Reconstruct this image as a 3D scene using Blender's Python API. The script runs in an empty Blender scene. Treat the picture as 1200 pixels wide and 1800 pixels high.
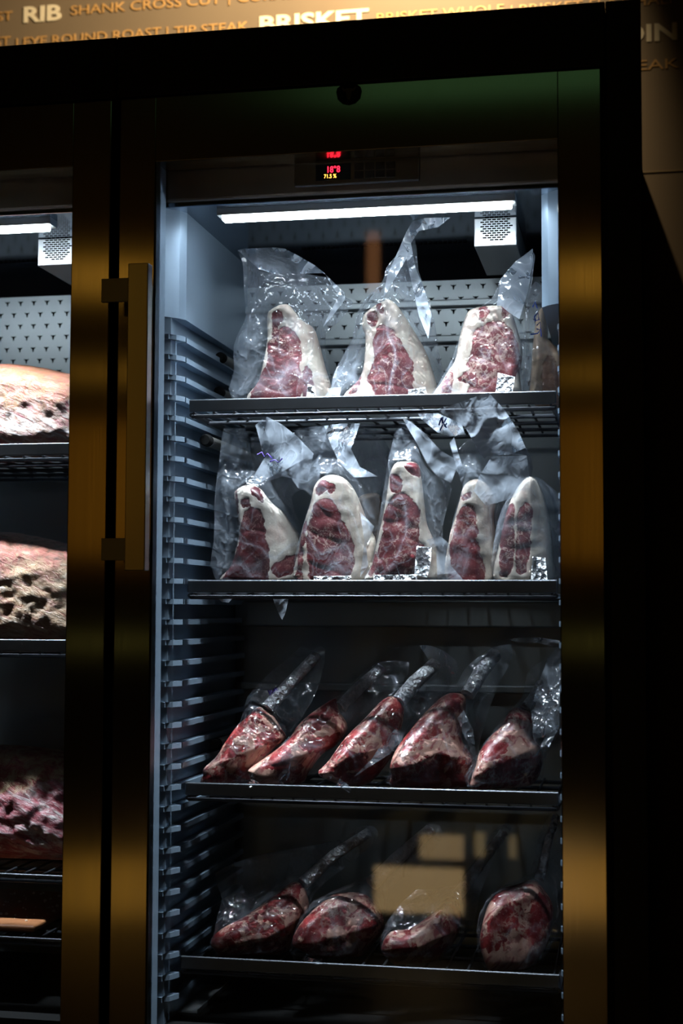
import bpy, bmesh, math, random
import numpy as np
from mathutils import Vector, noise, geometry

# ------------------------------------------------------------------ camera, world, exposure
S = bpy.context.scene
CAM = np.array([0.7355, -2.0430, 1.4500]); F = 2600.0
M = np.array([[0.98138112, 0.00922351, 0.19184894],
              [0.19204301, -0.06403069, -0.97929544],
              [0.00325168, 0.9979053, -0.06460982]])     # rows: world axes seen from the camera
cam_d = bpy.data.cameras.new('camera'); cam = bpy.data.objects.new('camera', cam_d)
S.collection.objects.link(cam)
from mathutils import Matrix
# world = M @ camera-space, so the columns of M are the camera's own axes in the world
cam.matrix_world = Matrix.Translation(Vector(CAM)) @ Matrix(M.tolist()).to_4x4()
cam_d.sensor_fit = 'VERTICAL'; cam_d.sensor_height = 36.0; cam_d.sensor_width = 24.0
cam_d.lens = F / 1800 * 36.0
cam_d.clip_start = 0.05; cam_d.clip_end = 50
cam_d.dof.use_dof = True; cam_d.dof.focus_distance = 2.27; cam_d.dof.aperture_fstop = 2.8
S.camera = cam
S.view_settings.view_transform = 'Standard'; S.view_settings.look = 'None'
S.view_settings.gamma = 1.0; S.view_settings.use_curve_mapping = False
S.view_settings.exposure = 0.0
w = bpy.data.worlds.new('world'); S.world = w; w.use_nodes = True
w.node_tree.nodes['Background'].inputs[0].default_value = (0.9, 0.75, 0.5, 1)
w.node_tree.nodes['Background'].inputs[1].default_value = 0.0015
try:
    S.cycles.transparent_max_bounces = 28; S.cycles.max_bounces = 9
    S.cycles.diffuse_bounces = 3; S.cycles.glossy_bounces = 5
    S.cycles.use_denoising = True; S.cycles.sample_clamp_indirect = 4.0
    S.cycles.caustics_reflective = False; S.cycles.caustics_refractive = False
except Exception: pass

LED_POWER = 46.0        # radiance of the cabinet light strips
BEAM_POWER = 5.2; BEAM_SPREAD = math.radians(66)   # the strips' downward beam

# ------------------------------------------------------------------ pixel of the 1200x1800 photo -> point on an upright plane
def ray(px, py): return M @ np.array([px - 600.0, 900.0 - py, -F])
def at(px, py, Y):
    r = ray(px, py); return CAM + r * ((Y - CAM[1]) / r[1])
def at_t(px, py, Y0, k, zb):        # plane leaning back: Y = Y0 + k (z - zb)
    r = ray(px, py); t = (Y0 + k * (CAM[2] - zb) - CAM[1]) / (r[1] - k * r[2]); return CAM + r * t
def at_p(px, py, Y0, k, zb, m=0.0, x0=0.0):     # plane leaning back and turned: Y = Y0 + k (z - zb) + m (x - x0)
    r = ray(px, py); t = (Y0 + k * (CAM[2] - zb) + m * (CAM[0] - x0) - CAM[1]) / (r[1] - k * r[2] - m * r[0]); return CAM + r * t
def crop(ox, oy, s): return lambda pts: [(ox + x / s, oy + y / s) for x, y in pts]

# ------------------------------------------------------------------ materials
def new_mat(name):
    m = bpy.data.materials.new(name); m.use_nodes = True
    nt = m.node_tree; nt.nodes.clear()
    out = nt.nodes.new('ShaderNodeOutputMaterial'); return m, nt, out
class N:
    def __init__(s, nt): s.nt = nt
    def __call__(s, t, **kw):
        n = s.nt.nodes.new(t); ins = kw.pop('i', {})
        for k, v in kw.items(): setattr(n, k, v)
        for k, v in ins.items():
            if isinstance(v, bpy.types.NodeSocket): s.nt.links.new(v, n.inputs[k])
            else: n.inputs[k].default_value = v
        return n
    def math(s, op, a, b=0.5, c=None, clamp=False):
        n = s('ShaderNodeMath', operation=op, use_clamp=clamp, i={0: a, 1: b})
        if c is not None:
            if isinstance(c, bpy.types.NodeSocket): s.nt.links.new(c, n.inputs[2])
            else: n.inputs[2].default_value = c
        return n.outputs[0]
    def mix(s, fac, a, b):
        n = s('ShaderNodeMix', data_type='RGBA')
        for k, v in ((0, fac), (6, a), (7, b)):
            if isinstance(v, bpy.types.NodeSocket): s.nt.links.new(v, n.inputs[k])
            else: n.inputs[k].default_value = v
        return n.outputs[2]
    def step(s, x, lo, hi):
        return s('ShaderNodeMapRange', interpolation_type='SMOOTHSTEP', i={0: x, 1: lo, 2: hi, 3: 0.0, 4: 1.0}).outputs[0]
def rgb(r, g, b): return (r, g, b, 1.0)
def obj_coords(q, scale=(1, 1, 1)):
    tc = q('ShaderNodeTexCoord'); oi = q('ShaderNodeObjectInfo')
    off = q('ShaderNodeVectorMath', operation='SCALE', i={0: (3.1, 5.7, 7.3), 3: oi.outputs['Random']})
    v = q('ShaderNodeVectorMath', operation='ADD', i={0: tc.outputs['Object'], 1: off.outputs[0]})
    mp = q('ShaderNodeMapping', i={'Vector': v.outputs[0], 'Scale': scale}); return mp.outputs[0]
def simple(name, col, rough=0.5, metal=0.0, spec=0.5, bump=0.0, bscale=200.0, stretch=(1, 1, 1), var=0.0, emit=None, estr=0.0):
    m, nt, out = new_mat(name); q = N(nt)
    b = q('ShaderNodeBsdfPrincipled', i={'Base Color': rgb(*col), 'Roughness': rough, 'Metallic': metal, 'Specular IOR Level': spec})
    if bump or var:
        v = obj_coords(q, stretch); nz = q('ShaderNodeTexNoise', i={'Vector': v, 'Scale': bscale, 'Detail': 3.0})
        if bump:
            bp = q('ShaderNodeBump', i={'Strength': bump, 'Distance': 0.001, 'Height': nz.outputs[0]}); nt.links.new(bp.outputs[0], b.inputs['Normal'])
        if var:
            n2 = q('ShaderNodeTexNoise', i={'Vector': v, 'Scale': bscale * 0.12, 'Detail': 5.0})
            c = q.mix(n2.outputs[0], rgb(*[x * (1 - var) for x in col]), rgb(*[min(1, x * (1 + var)) for x in col])); nt.links.new(c, b.inputs['Base Color'])
    if emit:
        b.inputs['Emission Color'].default_value = rgb(*emit); b.inputs['Emission Strength'].default_value = estr
    nt.links.new(b.outputs[0], out.inputs[0]); return m

def brushed(name, col, rough, aniso, tang=(0, 0, 1)):
    m, nt, out = new_mat(name); q = N(nt)
    v = obj_coords(q, (900, 900, 6)); nz = q('ShaderNodeTexNoise', i={'Vector': v, 'Scale': 1.3, 'Detail': 0.0})
    r = q.math('MULTIPLY_ADD', nz.outputs[0], 0.04, rough - 0.02)
    c = q.mix(nz.outputs[0], rgb(*[x * 0.93 for x in col]), rgb(*col))
    t = q('ShaderNodeCombineXYZ', i={0: tang[0], 1: tang[1], 2: tang[2]})
    b = q('ShaderNodeBsdfPrincipled', i={'Base Color': c, 'Roughness': r, 'Metallic': 1.0, 'Anisotropic': aniso, 'Tangent': t.outputs[0]})
    nt.links.new(b.outputs[0], out.inputs[0]); return m

def m_meat(name, lean_a, lean_b, fat_a, fat_b, vein=0.035, vscale=55.0, streak=0.35, edge=0.014, grow=0.0015, rot=0.0, s0=0.52):
    m, nt, out = new_mat(name); q = N(nt)
    v = obj_coords(q)
    at_ = q('ShaderNodeAttribute', attribute_name='lean').outputs['Fac']
    wn = q('ShaderNodeTexNoise', i={'Vector': v, 'Scale': 60.0, 'Detail': 4.0})
    wn2 = q('ShaderNodeTexNoise', i={'Vector': v, 'Scale': 320.0, 'Detail': 2.0})
    e = q.math('ADD', at_, q.math('MULTIPLY', q.math('SUBTRACT', wn.outputs[0], 0.5), edge))
    e = q.math('ADD', e, q.math('MULTIPLY', q.math('SUBTRACT', wn2.outputs[0], 0.5), 0.003))
    lean = q.step(e, -0.0004 - grow, 0.0010 - grow)
    warp = q('ShaderNodeVectorMath', operation='MULTIPLY_ADD', i={0: wn.outputs['Color'], 1: (0.02, 0.02, 0.02), 2: v})
    vn = q('ShaderNodeTexNoise', i={'Vector': warp.outputs[0], 'Scale': vscale, 'Detail': 5.0, 'Roughness': 0.6})
    rid = q.math('ABSOLUTE', q.math('SUBTRACT', vn.outputs[0], 0.5))
    mask = q('ShaderNodeTexNoise', i={'Vector': v, 'Scale': 22.0, 'Detail': 2.0})
    wd = q.math('MULTIPLY', mask.outputs[0], vein * 1.6)
    vfac = q.math('SUBTRACT', 1.0, q.math('DIVIDE', rid, wd), clamp=True)
    vfac = q.math('MULTIPLY', vfac, q.step(mask.outputs[0], 0.38, 0.60))
    speck = q('ShaderNodeTexNoise', i={'Vector': v, 'Scale': 420.0, 'Detail': 3.0})
    vfac = q.math('MAXIMUM', vfac, q.math('MULTIPLY', q.step(speck.outputs[0], 0.60, 0.70), 0.5))
    big = q('ShaderNodeTexNoise', i={'Vector': v, 'Scale': 28.0, 'Detail': 4.0})
    leanc = q.mix(q.step(big.outputs[0], 0.3, 0.7), rgb(*lean_a), rgb(*lean_b))
    leanc = q.mix(q.math('MULTIPLY', vfac, 0.8), leanc, rgb(*fat_b))
    sv = q('ShaderNodeMapping', i={'Vector': q('ShaderNodeMapping', i={'Vector': v, 'Rotation': (0, rot, 0)}).outputs[0], 'Scale': (1, 1, 0.22)}).outputs[0]
    sn = q('ShaderNodeTexNoise', i={'Vector': sv, 'Scale': 110.0, 'Detail': 5.0, 'Distortion': 0.6})
    fatc = q.mix(q.math('MULTIPLY', q.step(sn.outputs[0], s0, s0 + 0.13), streak), rgb(*fat_a), rgb(0.42, 0.09, 0.09))
    fatc = q.mix(q.math('MULTIPLY', q.step(big.outputs[0], 0.45, 0.7), 0.5), fatc, rgb(*fat_b))
    col = q.mix(lean, fatc, leanc)
    h = q.math('ADD', q.math('MULTIPLY', vn.outputs[0], 0.6), q.math('ADD', q.math('MULTIPLY', wn2.outputs[0], 0.3), q.math('MULTIPLY', lean, -0.4)))
    bp = q('ShaderNodeBump', i={'Strength': 0.5, 'Distance': 0.0025, 'Height': h})
    b = q('ShaderNodeBsdfPrincipled', i={'Base Color': col, 'Roughness': 0.38, 'Specular IOR Level': 0.5, 'Normal': bp.outputs[0]})
    nt.links.new(b.outputs[0], out.inputs[0]); return m

def m_aged(name, tone):
    # dry-aged loin: tan crust on top, ruby and pale silverskin streaks below (zones by height on the piece)
    m, nt, out = new_mat(name); q = N(nt)
    v = obj_coords(q)
    tc = q('ShaderNodeTexCoord'); sp = q('ShaderNodeSeparateXYZ', i={0: tc.outputs['Generated']})
    wn = q('ShaderNodeTexNoise', i={'Vector': v, 'Scale': 14.0, 'Detail': 5.0})
    z = q.math('ADD', sp.outputs[2], q.math('MULTIPLY', q.math('SUBTRACT', wn.outputs[0], 0.5), 0.9))
    # slanting fibres
    mp = q('ShaderNodeMapping', i={'Vector': q('ShaderNodeMapping', i={'Vector': v, 'Rotation': (0, math.radians(-24), 0)}).outputs[0], 'Scale': (0.2, 1, 1)})
    st = q('ShaderNodeTexNoise', i={'Vector': mp.outputs[0], 'Scale': 95.0, 'Detail': 7.0, 'Roughness': 0.68, 'Distortion': 0.7})
    fine = q('ShaderNodeTexNoise', i={'Vector': v, 'Scale': 60.0, 'Detail': 6.0, 'Roughness': 0.65, 'Distortion': 0.5})
    r1 = q('ShaderNodeValToRGB'); cr = r1.color_ramp
    cols = tone['low']
    cr.elements[0].position = 0.30; cr.elements[0].color = rgb(*cols[0])
    cr.elements[1].position = 0.72; cr.elements[1].color = rgb(*cols[-1])
    for k, c in enumerate(cols[1:-1]):
        e = cr.elements.new(0.30 + 0.42 * (k + 1) / (len(cols) - 1)); e.color = rgb(*c)
    nt.links.new(st.outputs[0], r1.inputs[0])
    r2 = q('ShaderNodeValToRGB'); cr = r2.color_ramp; cols = tone['high']
    cr.elements[0].position = 0.30; cr.elements[0].color = rgb(*cols[0])
    cr.elements[1].position = 0.70; cr.elements[1].color = rgb(*cols[-1])
    for k, c in enumerate(cols[1:-1]):
        e = cr.elements.new(0.30 + 0.40 * (k + 1) / (len(cols) - 1)); e.color = rgb(*c)
    nt.links.new(fine.outputs[0], r2.inputs[0])
    col = q.mix(q.step(z, tone['split'] - 0.06, tone['split'] + 0.06), r1.outputs[0], r2.outputs[0])
    h = q.math('ADD', st.outputs[0], fine.outputs[0])
    bp = q('ShaderNodeBump', i={'Strength': 0.9, 'Distance': 0.005, 'Height': h})
    b = q('ShaderNodeBsdfPrincipled', i={'Base Color': col, 'Roughness': 0.42, 'Normal': bp.outputs[0]})
    nt.links.new(b.outputs[0], out.inputs[0]); return m

def m_film(name, milk=0.10, crease=0.35, bd=0.0036, blue=(0.78, 0.87, 1.0)):
    m, nt, out = new_mat(name); q = N(nt)
    v = obj_coords(q, (1.0, 1.0, 0.7))
    def rid(scale, w, dist):
        n = q('ShaderNodeTexNoise', i={'Vector': v, 'Scale': scale, 'Detail': 0.5, 'Distortion': dist})
        a = q.math('ABSOLUTE', q.math('SUBTRACT', n.outputs[0], 0.5))
        return q.math('SUBTRACT', 1.0, q.math('MULTIPLY', a, w), clamp=True)
    r1 = rid(13.0, 7.0, 0.6); r2 = rid(34.0, 8.0, 0.9); r3 = rid(90.0, 8.0, 0.5)
    cr = q.math('MAXIMUM', q.math('POWER', r1, 7.0), q.math('MULTIPLY', q.math('POWER', r2, 7.0), 0.6))
    free = q('ShaderNodeAttribute', attribute_name='free').outputs['Fac']
    h = q.math('ADD', q.math('ADD', q.math('MULTIPLY', r1, q.math('MULTIPLY_ADD', free, 0.85, 0.15)), q.math('MULTIPLY', r2, q.math('MULTIPLY_ADD', free, 0.22, 0.20))), q.math('MULTIPLY', r3, 0.17))
    bp = q('ShaderNodeBump', i={'Strength': 1.0, 'Distance': bd, 'Height': h})
    fr = q('ShaderNodeLayerWeight', i={'Blend': 0.25, 'Normal': bp.outputs[0]})
    mk = q.math('MULTIPLY', q.math('MULTIPLY_ADD', free, 0.85, 0.15), milk)
    body = q.math('ADD', q.math('MULTIPLY', q.math('MULTIPLY_ADD', free, 0.35, 0.15), q.math('POWER', fr.outputs['Facing'], 2.5)), q.math('ADD', mk, q.math('MULTIPLY', cr, crease * 0.3)), clamp=True)
    tr = q('ShaderNodeBsdfTransparent', i={0: rgb(0.985, 0.99, 1.0)})
    df = q('ShaderNodeBsdfDiffuse', i={'Color': rgb(*blue), 'Normal': bp.outputs[0]})
    tl = q('ShaderNodeBsdfTranslucent', i={'Color': rgb(*blue), 'Normal': bp.outputs[0]})
    d = q('ShaderNodeMixShader', i={0: 0.5, 1: df.outputs[0], 2: tl.outputs[0]})
    g = q('ShaderNodeBsdfGlossy', i={'Color': rgb(1, 1, 1), 'Roughness': 0.11, 'Normal': bp.outputs[0]})
    a = q('ShaderNodeMixShader', i={0: body, 1: tr.outputs[0], 2: d.outputs[0]})
    gf = q.math('ADD', q.math('MULTIPLY', fr.outputs['Fresnel'], 0.7), 0.035, clamp=True)
    b = q('ShaderNodeMixShader', i={0: gf, 1: a.outputs[0], 2: g.outputs[0]})
    nt.links.new(b.outputs[0], out.inputs[0]); return m

def m_foil():
    m, nt, out = new_mat('foil'); q = N(nt); v = obj_coords(q)
    vo = q('ShaderNodeTexVoronoi', feature='F1', i={'Vector': v, 'Scale': 130.0})
    nz = q('ShaderNodeTexNoise', i={'Vector': v, 'Scale': 160.0, 'Detail': 4.0, 'Distortion': 1.0})
    bp = q('ShaderNodeBump', i={'Strength': 1.0, 'Distance': 0.006, 'Height': q.math('ADD', vo.outputs[0], nz.outputs[0])})
    b = q('ShaderNodeBsdfPrincipled', i={'Base Color': rgb(0.80, 0.81, 0.84), 'Metallic': 0.5, 'Roughness': 0.30, 'Normal': bp.outputs[0]})
    nt.links.new(b.outputs[0], out.inputs[0]); return m

def m_glass():
    m, nt, out = new_mat('pane_glass'); q = N(nt)
    tr = q('ShaderNodeBsdfTransparent', i={0: rgb(0.97, 0.985, 0.985)})
    g = q('ShaderNodeBsdfGlossy', i={'Color': rgb(1, 1, 1), 'Roughness': 0.02})
    fr = q('ShaderNodeFresnel', i={'IOR': 1.45})
    mx = q('ShaderNodeMixShader', i={0: fr.outputs[0], 1: tr.outputs[0], 2: g.outputs[0]})
    nt.links.new(mx.outputs[0], out.inputs[0]); return m

def m_emit(name, col, st):
    m, nt, out = new_mat(name); q = N(nt)
    e = q('ShaderNodeEmission', i={'Color': rgb(*col), 'Strength': st}); nt.links.new(e.outputs[0], out.inputs[0]); return m

STEEL = brushed('brushed_steel', (0.60, 0.52, 0.40), 0.15, 0.9, (1, 0, 0))
HANDLE = simple('handle_steel', (0.78, 0.74, 0.64), 0.27, metal=0.95)
BLACK = simple('black_coating', (0.010, 0.009, 0.008), 0.45, spec=0.25)
GASKET = simple('black_gasket', (0.006, 0.006, 0.006), 0.8, spec=0.1)
LINER = simple('liner_metal', (0.31, 0.41, 0.52), 0.36, metal=0.45, bump=0.05, bscale=60, var=0.05)
CEIL = simple('ceiling_liner', (0.16, 0.21, 0.27), 0.12, metal=0.9, var=0.15, bscale=80)
PANEL = simple('back_panel_metal', (0.24, 0.265, 0.27), 0.36, metal=0.5, var=0.10, bscale=90)
HOLE = simple('hole_black', (0.004, 0.004, 0.005), 0.9, spec=0.0)
RAIL = simple('shelf_grey', (0.11, 0.12, 0.135), 0.42, metal=0.7, var=0.35, bscale=160)
WIRE = simple('shelf_wire', (0.045, 0.05, 0.06), 0.4, metal=0.5)
ROD = simple('rod_steel', (0.42, 0.41, 0.38), 0.4, metal=0.7)
FAN = simple('fan_steel', (0.42, 0.43, 0.43), 0.36, metal=0.75, var=0.08, bscale=120)
CTRL = simple('panel_brown', (0.24, 0.20, 0.165), 0.4, metal=0.5, var=0.25, bscale=120)
CTRL2 = simple('control_plastic', (0.45, 0.45, 0.46), 0.4)
BTN = simple('button_dark', (0.03, 0.03, 0.035), 0.35)
GLASS = m_glass()
FILM = m_film('plastic_film', 0.10, 0.6)
FILM_THIN = m_film('clear_film', 0.022, 0.5)
FILM_MILK = m_film('milky_film', 0.30, 0.6, 0.0014)
FOIL = m_foil()
STRIP = m_emit('led_strip_light', (0.80, 0.90, 1.0), LED_POWER)
RED = m_emit('red_digits', (1.0, 0.015, 0.04), 5.0)
AMBER = m_emit('amber_digits', (1.0, 0.42, 0.06), 4.0)
INK = simple('blue_ink', (0.01, 0.06, 0.45), 0.6)
INK2 = simple('purple_ink', (0.06, 0.02, 0.30), 0.6)
MEAT = m_meat('strip_steak', (0.11, 0.010, 0.016), (0.24, 0.047, 0.052), (0.80, 0.70, 0.58), (0.72, 0.50, 0.42), streak=0.18)
MEAT_DARK = m_meat('dark_steak', (0.06, 0.007, 0.011), (0.16, 0.022, 0.028), (0.80, 0.72, 0.62), (0.60, 0.36, 0.30), vein=0.02, streak=0.12)
MARBLE = m_meat('marbled_steak', (0.15, 0.014, 0.020), (0.27, 0.055, 0.058), (0.80, 0.68, 0.56), (0.80, 0.56, 0.46), vein=0.06, vscale=75, streak=0.25)
TOMA = m_meat('tomahawk_beef', (0.17, 0.008, 0.014), (0.45, 0.045, 0.045), (0.80, 0.44, 0.34), (0.80, 0.56, 0.44), vein=0.06, vscale=40, streak=1.0, edge=0.05, grow=0.0055, rot=math.radians(-42), s0=0.49)
PALE = m_meat('pale_fat', (0.40, 0.22, 0.16), (0.45, 0.26, 0.18), (0.62, 0.46, 0.33), (0.66, 0.50, 0.38), streak=0.2)

# ------------------------------------------------------------------ object helpers
COL = S.collection
def thing(name, label, cat, loc=(0, 0, 0), group=None):
    o = bpy.data.objects.new(name, None); COL.objects.link(o); o.location = loc; o.empty_display_size = 0.05
    o['label'] = label; o['category'] = cat
    if group: o['group'] = group
    return o
def world_loc(o):
    v = Vector((0, 0, 0))
    while o is not None: v = v + o.location; o = o.parent
    return v
def link(name, me, mat, parent=None, smooth=False, loc=None):
    o = bpy.data.objects.new(name, me); COL.objects.link(o)
    for m_ in (mat if isinstance(mat, (list, tuple)) else [mat]): me.materials.append(m_)
    if parent is not None:
        o.parent = parent; base = world_loc(parent)
    else:
        base = Vector(loc or (0, 0, 0)); o.location = base
    me.transform(Matrix.Translation(-base))
    if smooth: me.polygons.foreach_set('use_smooth', [True] * len(me.polygons))
    return o
def bm_obj(name, bm, mat, parent=None, smooth=False, loc=None):
    me = bpy.data.meshes.new(name); bm.to_mesh(me); bm.free(); return link(name, me, mat, parent, smooth, loc)
def add_box(bm, a, b, bev=0.0, seg=2, mi=0):
    lo = [min(a[i], b[i]) for i in range(3)]; hi = [max(a[i], b[i]) for i in range(3)]
    r = bmesh.ops.create_cube(bm, size=1.0); vs = r['verts']
    for v in vs: v.co = Vector([(lo[i] + hi[i]) / 2 + v.co[i] * (hi[i] - lo[i]) for i in range(3)])
    fs = set(f for v in vs for f in v.link_faces)
    for f in fs: f.material_index = mi
    if bev:
        es = list(set(e for v in vs for e in v.link_edges))
        bmesh.ops.bevel(bm, geom=es, offset=bev, segments=seg, affect='EDGES', profile=0.5, clamp_overlap=True)
def add_tube(bm, pts, r, n=10, cap=True, mi=0):
    pts = [Vector(p) for p in pts]; rings = []
    for i, p in enumerate(pts):
        t = (pts[min(i + 1, len(pts) - 1)] - pts[max(i - 1, 0)]).normalized()
        a = t.cross(Vector((0, 0, 1)));
        if a.length < 1e-3: a = t.cross(Vector((1, 0, 0)))
        a.normalize(); b = t.cross(a); rr = r[i] if isinstance(r, (list, tuple)) else r
        rings.append([bm.verts.new(p + (a * math.cos(2 * math.pi * k / n) + b * math.sin(2 * math.pi * k / n)) * rr) for k in range(n)])
    for i in range(len(rings) - 1):
        for k in range(n):
            f = bm.faces.new((rings[i][k], rings[i][(k + 1) % n], rings[i + 1][(k + 1) % n], rings[i + 1][k])); f.smooth = True; f.material_index = mi
    if cap:
        for rg in (rings[0], rings[-1][::-1]):
            f = bm.faces.new(rg); f.material_index = mi
def box_obj(name, a, b, mat, parent=None, bev=0.0, seg=2, loc=None):
    bm = bmesh.new(); add_box(bm, a, b, bev, seg); return bm_obj(name, bm, mat, parent, loc=loc)

# ------------------------------------------------------------------ 2-D tools
def smooth_loop(pts, sub=4):
    n = len(pts); out = []
    P = [np.array(p, float) for p in pts]
    for i in range(n):
        a, b, c, d = P[i - 1], P[i], P[(i + 1) % n], P[(i + 2) % n]
        for j in range(sub):
            t = j / sub
            out.append(0.5 * ((2 * b) + (-a + c) * t + (2 * a - 5 * b + 4 * c - d) * t * t + (-a + 3 * b - 3 * c + d) * t ** 3))
    return out
def sdf(P, poly):       # signed distance, positive inside.  P (n,2), poly (m,2)
    P = np.asarray(P, float); A = np.asarray(poly, float); B = np.roll(A, -1, axis=0)
    d = np.full(len(P), 1e9); ins = np.zeros(len(P), bool)
    for a, b in zip(A, B):
        ab = b - a; L = max(ab.dot(ab), 1e-12)
        t = np.clip(((P - a) @ ab) / L, 0, 1); q = a + t[:, None] * ab
        d = np.minimum(d, np.hypot(*(P - q).T))
        c = (a[1] > P[:, 1]) != (b[1] > P[:, 1])
        with np.errstate(divide='ignore', invalid='ignore'):
            xs = (b[0] - a[0]) * (P[:, 1] - a[1]) / (b[1] - a[1] if b[1] != a[1] else 1e-12) + a[0]
        ins ^= c & (P[:, 0] < xs)
    return np.where(ins, d, -d)
def fill(poly, h):      # triangulated sheet with inner points every h
    A = np.array(poly, float)
    lp = []
    for i in range(len(A)):
        a, b = A[i], A[(i + 1) % len(A)]; L = np.hypot(*(b - a))
        if L < 1e-7: continue
        k = max(1, int(L / h))
        lp += [a + (b - a) * j / k for j in range(k)]
    A = np.array(lp); n = len(A)
    x0, y0 = A.min(0); x1, y1 = A.max(0); G = []
    j = 0; y = y0
    while y < y1:
        x = x0 + (h / 2 if j % 2 else 0)
        while x < x1: G.append((x, y)); x += h
        y += h * 0.866; j += 1
    G = np.array(G); s = sdf(G, A); G = G[s > h * 0.55]
    V = [Vector((float(p[0]), float(p[1]))) for p in np.vstack([A, G])]
    r = geometry.delaunay_2d_cdt(V, [(i, (i + 1) % n) for i in range(n)], [], 1, 1e-7)
    V2 = np.array([(v.x, v.y) for v in r[0]]); T = [tuple(f) for f in r[2]]
    return V2, T
def nz(x, y, z): return noise.noise(Vector((x, y, z)))
def ridge(x, y, z): return max(0.0, 1 - abs(noise.noise(Vector((x, y, z)))) * 2.6) ** 3

# ------------------------------------------------------------------ meat body
class Body:
    def __init__(s, outline, Y0, k, zb, T, R=0.018, turn=None, under=None, lump=0.004, seed=0.0, sub=4, h=0.0021, m=0.0):
        s.Y0, s.k, s.zb, s.T, s.R, s.lump, s.seed, s.h = Y0, k, zb, T, R, lump, seed, h; s.fold = 0.0016 if k < 0.3 else 0.0006
        s.m = m; cx_, cy_ = np.array(outline, float).mean(0); s.x0 = at_t(cx_, cy_, Y0, k, zb)[0]
        pts = smooth_loop(outline, sub)
        s.poly = np.array([s.w(p) for p in pts])
        s.turn = None if turn is None else (s.w(turn[0])[0], turn[1])
        s.under = None if under is None else (np.array([s.w(p) for p in under[0]]), under[1])
    def w(s, p):
        q = at_p(p[0], p[1], s.Y0, s.k, s.zb, s.m, s.x0); return (min(max(q[0], 0.079), 0.631 if q[2] < 1.86 else 0.607) if s.zb > 0 and q[0] > 0.03 else q[0], min(max(q[2], s.zb + 0.0005), 1.733 if 1.46 < s.zb < 1.48 else 9.0))
    def yc(s, P):
        y = s.Y0 + s.k * (P[:, 1] - s.zb) + s.m * np.clip(P[:, 0] - s.x0, -0.12, 0.12)
        if s.turn is not None: y = y + s.turn[1] * np.clip(P[:, 0] - s.turn[0], 0, 0.08)
        if s.under is not None:
            U, sl = s.under; zr = np.interp(P[:, 0], U[:, 0], U[:, 1]); y = y + sl * np.clip(zr - P[:, 1], 0, 0.1)
        return y
    def half(s, d):
        t = np.clip(1 - np.maximum(d, 0) / s.R, 0, 1); return s.T / 2 * np.sqrt(np.clip(1 - t * t, 0, 1))
    def build(s, leans, mat, parent, name='meat'):
        V, T = fill(s.poly, s.h); d = sdf(V, s.poly); hf = s.half(d); yc = s.yc(V)
        lean = np.full(len(V), -0.03)
        for L in leans: lean = np.maximum(lean, sdf(V, np.array([s.w(p) for p in smooth_loop(L, 2)])))
        bm = bmesh.new(); la = bm.verts.layers.float.new('lean'); fr, bk = [], []
        for i, (x, z) in enumerate(V):
            f = hf[i] / (s.T / 2); o = s.seed
            a = s.lump * (nz(x * 22 + o, z * 22, 1.3 + o) + 0.5 * nz(x * 60, z * 60 + o, 4.0)) * f
            a += 0.0012 * math.exp(-abs(lean[i]) / 0.003) * f
            if lean[i] > -0.004: a += s.fold * ridge(x * 14 + o, z * 34 + 6 * x, o + 7.0) * f * min(1.0, (lean[i] + 0.004) / 0.006)
            if abs(d[i]) < 1e-5: a = 0
            v = bm.verts.new((x, yc[i] - hf[i] + a, z)); v[la] = lean[i]; fr.append(v)
            if abs(d[i]) < 1e-5: bk.append(v)
            else:
                v = bm.verts.new((x, yc[i] + hf[i], z)); v[la] = lean[i] - 0.004; bk.append(v)
        for t in T:
            for L, rev in ((fr, False), (bk, True)):
                vs = [L[j] for j in t];
                if rev: vs = vs[::-1]
                try: bm.faces.new(vs)
                except ValueError: pass
        bmesh.ops.recalc_face_normals(bm, faces=bm.faces)
        return bm_obj(name, bm, mat, parent, smooth=True)

def pouch(outline, body, parent, seed=0.0, mat=None, h=0.0040, amp=0.006, sub=2, gap=0.0035, flaps=(), mat2=None):
    poly = np.array([body.w(p) for p in smooth_loop(outline, sub)])
    V, T = fill(poly, h); db = np.abs(sdf(V, poly)); dm = sdf(V, body.poly); yc = body.yc(V)
    bm = bmesh.new(); fr, bk = [], []; la = bm.verts.layers.float.new('free')
    for i, (x, z) in enumerate(V):
        edge = min(1.0, db[i] / 0.012) ** 0.6
        hf = max((body.T / 2 + gap) * math.exp(min(0.0, dm[i]) / 0.016) * edge, float(body.half(dm[i:i + 1])[0]) + 0.0022 if dm[i] > 0 else 0.0)
        out = 1.0 if dm[i] < 0 else 0.16
        up = min(1.0, max(0.0, -dm[i]) / 0.04)
        base = 0.022 * up * nz(x * 7 + seed, 3.1, z * 7) + 0.010 * up * nz(x * 18, seed, z * 18)
        w1 = amp * out * ridge(x * 17 + z * 5 + seed, z * 10 - x * 6, seed) * edge
        w2 = amp * out * ridge(x * 14 - z * 6 + seed, z * 12 + x * 4, seed + 9) * edge
        v = bm.verts.new((x, yc[i] + base - hf - w1, z)); fr.append(v)
        v[la] = min(1.0, max(0.0, -dm[i] / 0.012))
        bk.append(v if db[i] < 1e-5 else bm.verts.new((x, yc[i] + base + hf + w2, z))); bk[-1][la] = v[la]
    for t in T:
        for L in (fr, bk):
            try: bm.faces.new([L[j] for j in t])
            except ValueError: pass
    for fl in flaps: add_sheet(bm, fl, seed, mi=1)
    for f in bm.faces: f.smooth = True
    return bm_obj('plastic_bag', bm, [mat or FILM, mat2 or FILM_MILK], parent)

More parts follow.
